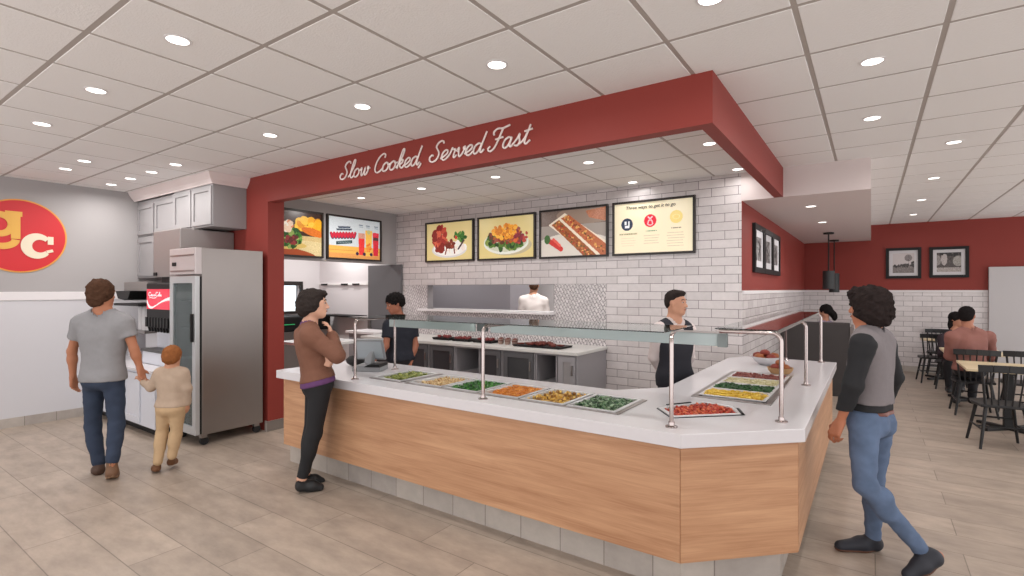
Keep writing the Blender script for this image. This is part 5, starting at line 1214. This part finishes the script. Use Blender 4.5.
# ---- woman in the brown jumper at the counter
def d3(c):
    setup(c, 1.04, 1.0); pl = fabric('purple_cotton', (98, 64, 104), .15)
    trousers(c, mat('black_stretch', (42, 42, 44), .8, spec=.2, var=.08), .005, .02, .25, None, flare=.85)
    shirt(c, pl, .014, -.03, 'long', neckr=.060, name='shirt'); shirt(c, fabric('brown_knit', (118, 82, 67), .08), .020, .075, 'long', neckr=.074, noise=[(.004, (22, 22, 30), .3), (.002, (48, 44, 56), 1.1)], name='jumper')
    grow([cap(c['nb'] - c['up'] * .012, c['nb'] + c['up'] * .028, .066, .058, .01, True)], 'collar', pl, c['root'], .006, carve=[cap(c['nb'] - c['up'] * .1, c['nb'] + c['up'] * .2, .052, .05, .01)])
    hair_on(c, [((0, -.03, .035), (.100, .112, .098)), ((0, -.085, -.03), (.088, .070, .085)), ((0, .045, .085), (.072, .060, .030)), ((.055, -.03, -.02), (.045, .06, .06)), ((-.055, -.03, -.02), (.045, .06, .06))], mat('hair_dark', (52, 46, 44), .95, spec=.05, var=.35, vscale=45, bump=.6, bscale=110), carve=[((0, .125, -.04), (.066, .095, .088))], amp=.006, fr=55)
    for s in 'LR': shoe(c, s, mat('shoe_black', (32, 33, 35), .5))
person('woman in a brown jumper and black trousers at the counter, hand raised to her chin', 4.32,
  dict(neck=(309, 323, 0), shR=(311, 335, -.15), shL=(304, 335, .17), elR=(337, 356, -.17), wrR=(332, 336, -.02), elL=(311, 360, .14), wrL=(322, 361, -.10), hipR=(321, 383, -.085), hipL=(317, 383, .085), knR=(314, 433, -.07), knL=(312, 431, .09),
       anR=(302, 478, -.07), anL=(305, 473, .10), heR=(296, 491.5, -.07), toR=(324, 490, .0), heL=(299, 485, .12), toL=(325, 484, .20)),
  dict(c=(314.5, 303.5, .0), f=(.93, .32, .02), s=.97), d3, h=.0078, g=1.07, arm=1.0, leg=1.02, female=True, skin=(206, 160, 136),
  handspec=dict(R=dict(d=(-.32, .1, 1), s=(-.3, .9, 0), n=(-.9, -.2, -.2), curl=.42, sc=.92), L=dict(d=(.9, -.25, -.12), s=(0, .2, 1), n=(-.2, -1, 0), curl=.5, sc=.95)))
# ---- staff woman in black behind the register
def d4(c):
    setup(c); shirt(c, fabric('black_shirt', (44, 46, 54), .08), .016, -.10, 'short', .62, .062, wr(0), 'shirt'); trousers(c, mat('black_trousers', (36, 36, 40), .8), .008, -.02, .25, None)
    hair_on(c, [((0, -.018, .05), (.106, .118, .088)), ((0, -.07, .0), (.085, .07, .07))], mat('hair_black', (34, 31, 31), .95, spec=.05, var=.35, vscale=45, bump=.6, bscale=110), carve=[((0, .12, -.035), (.066, .09, .088))], amp=.012, fr=95)
    for s in 'LR': shoe(c, s, mat('shoe_black', (32, 33, 35), .5))
person('staff woman in a black shirt with short curly hair looking down behind the register', 6.55,
  dict(neck=(400, 317, 0), shL=(388.5, 325, -.10), shR=(412, 325, .10), elR=(415.5, 345, .08), wrR=(411, 361, -.02), elL=(386, 346, -.18), wrL=(376, 358, -.32), hipL=(395, 357, -.04), hipR=(407, 357, .05), knL=(394, 389, -.1), knR=(407, 389, .0),
       anL=(395, 414, -.1), anR=(407, 414, 0), heL=(397, 423, -.06), toL=(388, 426, -.28), heR=(409, 422, .04), toR=(400, 425, -.2)),
  dict(c=(394.5, 303.5, -.05), f=(-.80, -.55, -.28), s=1.0), d4, h=.0105, g=.98, arm=.98, leg=.92, female=True, skin=(160, 104, 82))
# ---- staff man in the dark vest
def d5(c):
    setup(c); ws = fabric('white_shirt', (206, 194, 192), .04); shirt(c, ws, .012, -.03, 'long', neckr=.056, noise=wr(0), name='shirt')
    f_, u_ = c['fwd'], c['up']; nbk = c['nb']
    vc = [cap(nbk + f_ * .11 + u_ * .04, nbk + f_ * .135 - u_ * .20, .085, .012, .01)]
    shirt(c, fabric('charcoal_vest', (48, 48, 54), .06), .020, -.16, sleeveless=True, neckr=.078, name='waistcoat', carve=vc)
    trousers(c, mat('black_trousers', (36, 36, 40), .8), .008, -.02, .25, None)
    grow([cap(nbk - u_ * .01 + f_ * .004, nbk + u_ * .03, .066, .060, .01, True)], 'collar', ws, c['root'], .006, carve=[cap(nbk - u_ * .1, nbk + u_ * .2, .054, .052, .01)])
    hair_on(c, [((0, -.022, .042), (.081, .096, .086)), ((0, -.06, -.01), (.074, .05, .055)), ((0, .04, .092), (.062, .055, .028))], mat('hair_dark', (52, 46, 44), .95, spec=.05, var=.35, vscale=45, bump=.6, bscale=110), carve=[((0, .125, -.03), (.068, .085, .085))], amp=.002)
    bd = MB(); bp_ = c['shc'] + c['ls'] * -.09 + f_ * .135 - u_ * .08; bd.ball(tuple(bp_), .02, 8, 6, 0, (1.2, 1, .7)); bd.build('name_badge', M_pan, None, smooth=True).parent = c['root']
    for s in 'LR': shoe(c, s, mat('shoe_black', (32, 33, 35), .5))
person('staff man in a dark waistcoat and white shirt standing behind the corner of the counter', 4.86,
  dict(neck=(674, 319, .02), shR=(659, 330, -.07), shL=(688, 330, .08), elR=(654, 357, .02), wrR=(666, 379, .15), elL=(689, 357, .20), wrL=(678, 380, .22), hipR=(666, 377, -.04), hipL=(684, 377, .05), knR=(665, 425, -.03), knL=(685, 425, .06),
       anR=(665, 465, -.02), anL=(685, 464, .06), heR=(663, 474, .05), toR=(672, 482, -.20), heL=(683, 471, .12), toL=(693, 477, -.12)),
  dict(c=(676, 302.5, .0), f=(.72, -.68, .0), s=.95), d5, h=.0085, g=.91, leg=.84, skin=(196, 146, 120))
# ---- cook in white beyond the pass-through
def d6(c):
    setup(c); shirt(c, fabric('chef_white', (222, 214, 210), .03), .018, -.2, 'long', neckr=.062, noise=[(.006, (18, 18, 26), .3)], name='chef_jacket'); trousers(c, mat('black_trousers', (36, 36, 40), .8), .01, -.02, .25, None)
    hair_on(c, [((0, -.018, .035), (.084, .102, .090)), ((0, -.06, -.02), (.074, .06, .06))], mat('hair_brown', (76, 54, 42), .95, spec=.05, var=.35, vscale=45, bump=.6, bscale=110), carve=[((0, .125, -.03), (.066, .09, .085))], amp=.002)
    for s in 'LR': shoe(c, s, mat('shoe_black', (32, 33, 35), .5))
person('cook in a white jacket seen from behind through the pass-through window', 8.9,
  dict(neck=(533, 295.0, 0), shL=(523, 300.0, 0), shR=(544, 301.0, 0), elL=(521, 315.0, .0), wrL=(526, 324.0, .2), elR=(547, 315.0, .0), wrR=(543, 324.0, .2), hipL=(529, 338.0, 0), hipR=(539, 338.0, 0), knL=(529, 360, 0), knR=(539, 360, 0),
       anL=(529, 381, 0), anR=(539, 381, 0), heL=(529, 387, -.05), toL=(529, 385, .2), heR=(539, 387, -.05), toR=(539, 385, .2)),
  dict(c=(534, 285.5, .02), f=(.15, .98, 0), s=1.0, face=False), d6, h=.013, g=1.0, leg=.9, skin=(190, 144.0, 114))
# ---- man in the grey vest walking past on the right
def d7(c):
    setup(c, 1.02, .88); jn = mat('denim_blue', (92, 108, 134), .8, var=.42, vscale=9, spec=.2)  # mottling puts highlight and shadow tones into the denim colour
    blk = mat('black_cotton', (44, 44, 46), .8, spec=.2, var=.08, vscale=20)
    trousers(c, jn, .008, -.05, .165, [(.005, (24, 24, 32), .3), (.003, (55, 48, 66), 1.1)], flare=.85)
    shirt(c, blk, .016, .15, 'long', neckr=.060, noise=wr(0), name='shirt'); f_, u_ = c['fwd'], c['up']
    shirt(c, fabric('grey_vest', (124, 118, 120), .06), .024, .235, sleeveless=True, neckr=.066, name='vest', noise=[(.003, (20, 20, 16), .3)])
    grow(c['torso'][:3] + c['torso'][6:8], 'belt', mat('belt_brown', (110, 58, 44), .5), c['root'], .006, inflate=.015, planes=[(c['hipc'] + c['sp'] * .155, u_), (c['hipc'] + c['sp'] * .105, -u_)])
    hair_on(c, [((0, -.022, .028), (.100, .114, .096)), ((0, -.070, -.055), (.090, .058, .078)), ((.058, -.035, -.04), (.046, .075, .065)), ((-.058, -.035, -.04), (.046, .075, .065)), ((0, .05, .08), (.075, .06, .035))], mat('hair_dark2', (46, 39, 38), .95, spec=.05, var=.35, vscale=45, bump=.6, bscale=110), carve=[((0, .135, -.05), (.070, .10, .085))], amp=.010, fr=62)
    for s in 'LR': shoe(c, s, mat('shoe_navy', (40, 42, 50), .6), mat('sole_brown', (96, 62, 46), .6))
person('man in a grey vest, black sleeves and blue jeans striding past the counter', 3.2,
  dict(neck=(869, 329, .0), shL=(863, 345, -.13), shR=(883, 342, .13), elL=(853, 385, -.14), wrL=(840, 422, -.06), elR=(894, 377, .12), wrR=(886, 398, .24), hipL=(863, 421, -.07), hipR=(878, 419, .07), knL=(865, 484, -.16), knR=(873, 486, .10),
       anL=(922, 551, -.16), anR=(873, 538, .10), heL=(942, 562, -.19), toL=(905, 581, -.20), heR=(880, 550, .12), toR=(835, 550, .12)),
  dict(c=(868, 305.5, .0), f=(-.38, .92, -.03), s=1.0), d7, h=.0072, g=.81, arm=.87, leg=.90, skin=(176, 114, 86),
  handspec=dict(L=dict(d=(-.42, .05, -.9), s=(-.3, .9, 0), n=(.8, .2, -.3), curl=.7), R=dict(d=(-.5, .4, -.6), s=(-.4, .5, .6), n=(-.5, -.6, 0), curl=.4)))
# ---- diners
def d8(c):
    setup(c); shirt(c, fabric('brown_shirt', (142, 98, 90), .05), .022, -.03, 'long', neckr=.062, noise=wr(0), name='shirt'); trousers(c, mat('black_trousers', (36, 36, 40), .8), .008, -.02, .25, None)
    hair_on(c, [((0, -.018, .040), (.086, .106, .090)), ((0, -.06, -.015), (.078, .06, .06))], mat('hair_black', (34, 31, 31), .95, spec=.05, var=.35, vscale=45, bump=.6, bscale=110), carve=[((0, .125, -.03), (.068, .088, .085))], amp=.002)
    grow([c['E3'](0, .06, -.095, (.045, .040, .030))], 'beard', mat('hair_black', (34, 31, 31), .95, spec=.05, var=.35, vscale=45, bump=.6, bscale=110), c['root'], .009, inflate=.004)
    for s in 'LR': shoe(c, s, mat('shoe_black', (32, 33, 35), .5))
person('man in a brown shirt seated at a dining table with his back turned', 6.95,
  dict(neck=(968, 328, 0), shL=(952, 337, 0), shR=(988, 337, .03), elL=(950, 356, .10), wrL=(962, 350, .42), elR=(991, 357, .12), wrR=(980, 350, .45), hipL=(962, 369, .02), hipR=(978, 369, .02), knL=(958, 371, .46), knR=(974, 371, .46),
       anL=(956, 396, .40), anR=(972, 396, .40), heL=(956, 404, .36), toL=(956, 401, .62), heR=(972, 404, .36), toR=(972, 401, .62)),
  dict(c=(967, 315.5, .02), f=(.80, .55, .05), s=1.02, face=True), d8, h=.012, g=1.08, arm=1.02, leg=.95, skin=(172, 118, 96))
def d9(c):
    setup(c); shirt(c, fabric('dark_top', (60, 52, 58), .05), .016, -.03, 'long', neckr=.062, name='top'); trousers(c, mat('black_trousers', (36, 36, 40), .8), .008, -.02, .25, None)
    hair_on(c, [((0, -.02, .03), (.098, .108, .098)), ((0, -.06, -.10), (.095, .06, .12))], mat('hair_black', (34, 31, 31), .95, spec=.05, var=.35, vscale=45, bump=.6, bscale=110), carve=[((0, .125, -.04), (.066, .09, .09))], amp=.003)
    for s in 'LR': shoe(c, s, mat('shoe_black', (32, 33, 35), .5))
person('dark haired woman seated across the table, half hidden by the man in the brown shirt', 8.68,
  dict(neck=(955, 330, 0), shR=(943, 338, 0), shL=(967, 338, 0), elR=(942, 354, -.1), wrR=(950, 352, -.35), elL=(969, 354, -.1), wrL=(961, 352, -.35), hipR=(949, 363, 0), hipL=(961, 363, 0), knR=(949, 365, -.45), knL=(961, 365, -.45),
       anR=(949, 386, -.42), anL=(961, 386, -.42), heR=(949, 391, -.36), toR=(949, 393, -.6), heL=(961, 391, -.36), toL=(961, 393, -.6)),
  dict(c=(957, 319, 0), f=(.2, -.97, 0), s=1.0), d9, h=.013, g=.95, female=True, skin=(180, 128, 104))
def d10(c):
    setup(c); shirt(c, fabric('lavender_top', (150, 138, 158), .05), .016, -.03, 'long', neckr=.062, name='top'); trousers(c, mat('black_trousers', (36, 36, 40), .8), .008, -.02, .25, None)
    hair_on(c, [((0, -.02, .03), (.096, .108, .098)), ((.03, -.10, -.04), (.06, .06, .06)), ((.05, -.13, -.10), (.05, .05, .08))], mat('hair_black', (34, 31, 31), .95, spec=.05, var=.35, vscale=45, bump=.6, bscale=110), carve=[((0, .125, -.04), (.066, .09, .09))], amp=.004)
    for s in 'LR': shoe(c, s, mat('shoe_black', (32, 33, 35), .5))
person('woman with a dark ponytail in a lavender top seated beyond the booth back', 9.35,
  dict(neck=(825, 321, 0), shL=(816, 327, 0), shR=(835, 327, .05), elL=(814, 344, .05), wrL=(820, 346, .3), elR=(837, 344, .05), wrR=(832, 346, .3), hipL=(821, 353, 0), hipR=(831, 353, 0), knL=(820, 355, .4), knR=(830, 355, .4),
       anL=(820, 373, .38), anR=(830, 373, .38), heL=(820, 380, .34), toL=(820, 378, .56), heR=(830, 380, .34), toR=(830, 378, .56)),
  dict(c=(825, 311, 0), f=(-.55, .8, -.05), s=1.0, face=False), d10, h=.013, g=.95, female=True, skin=(180, 128, 104))
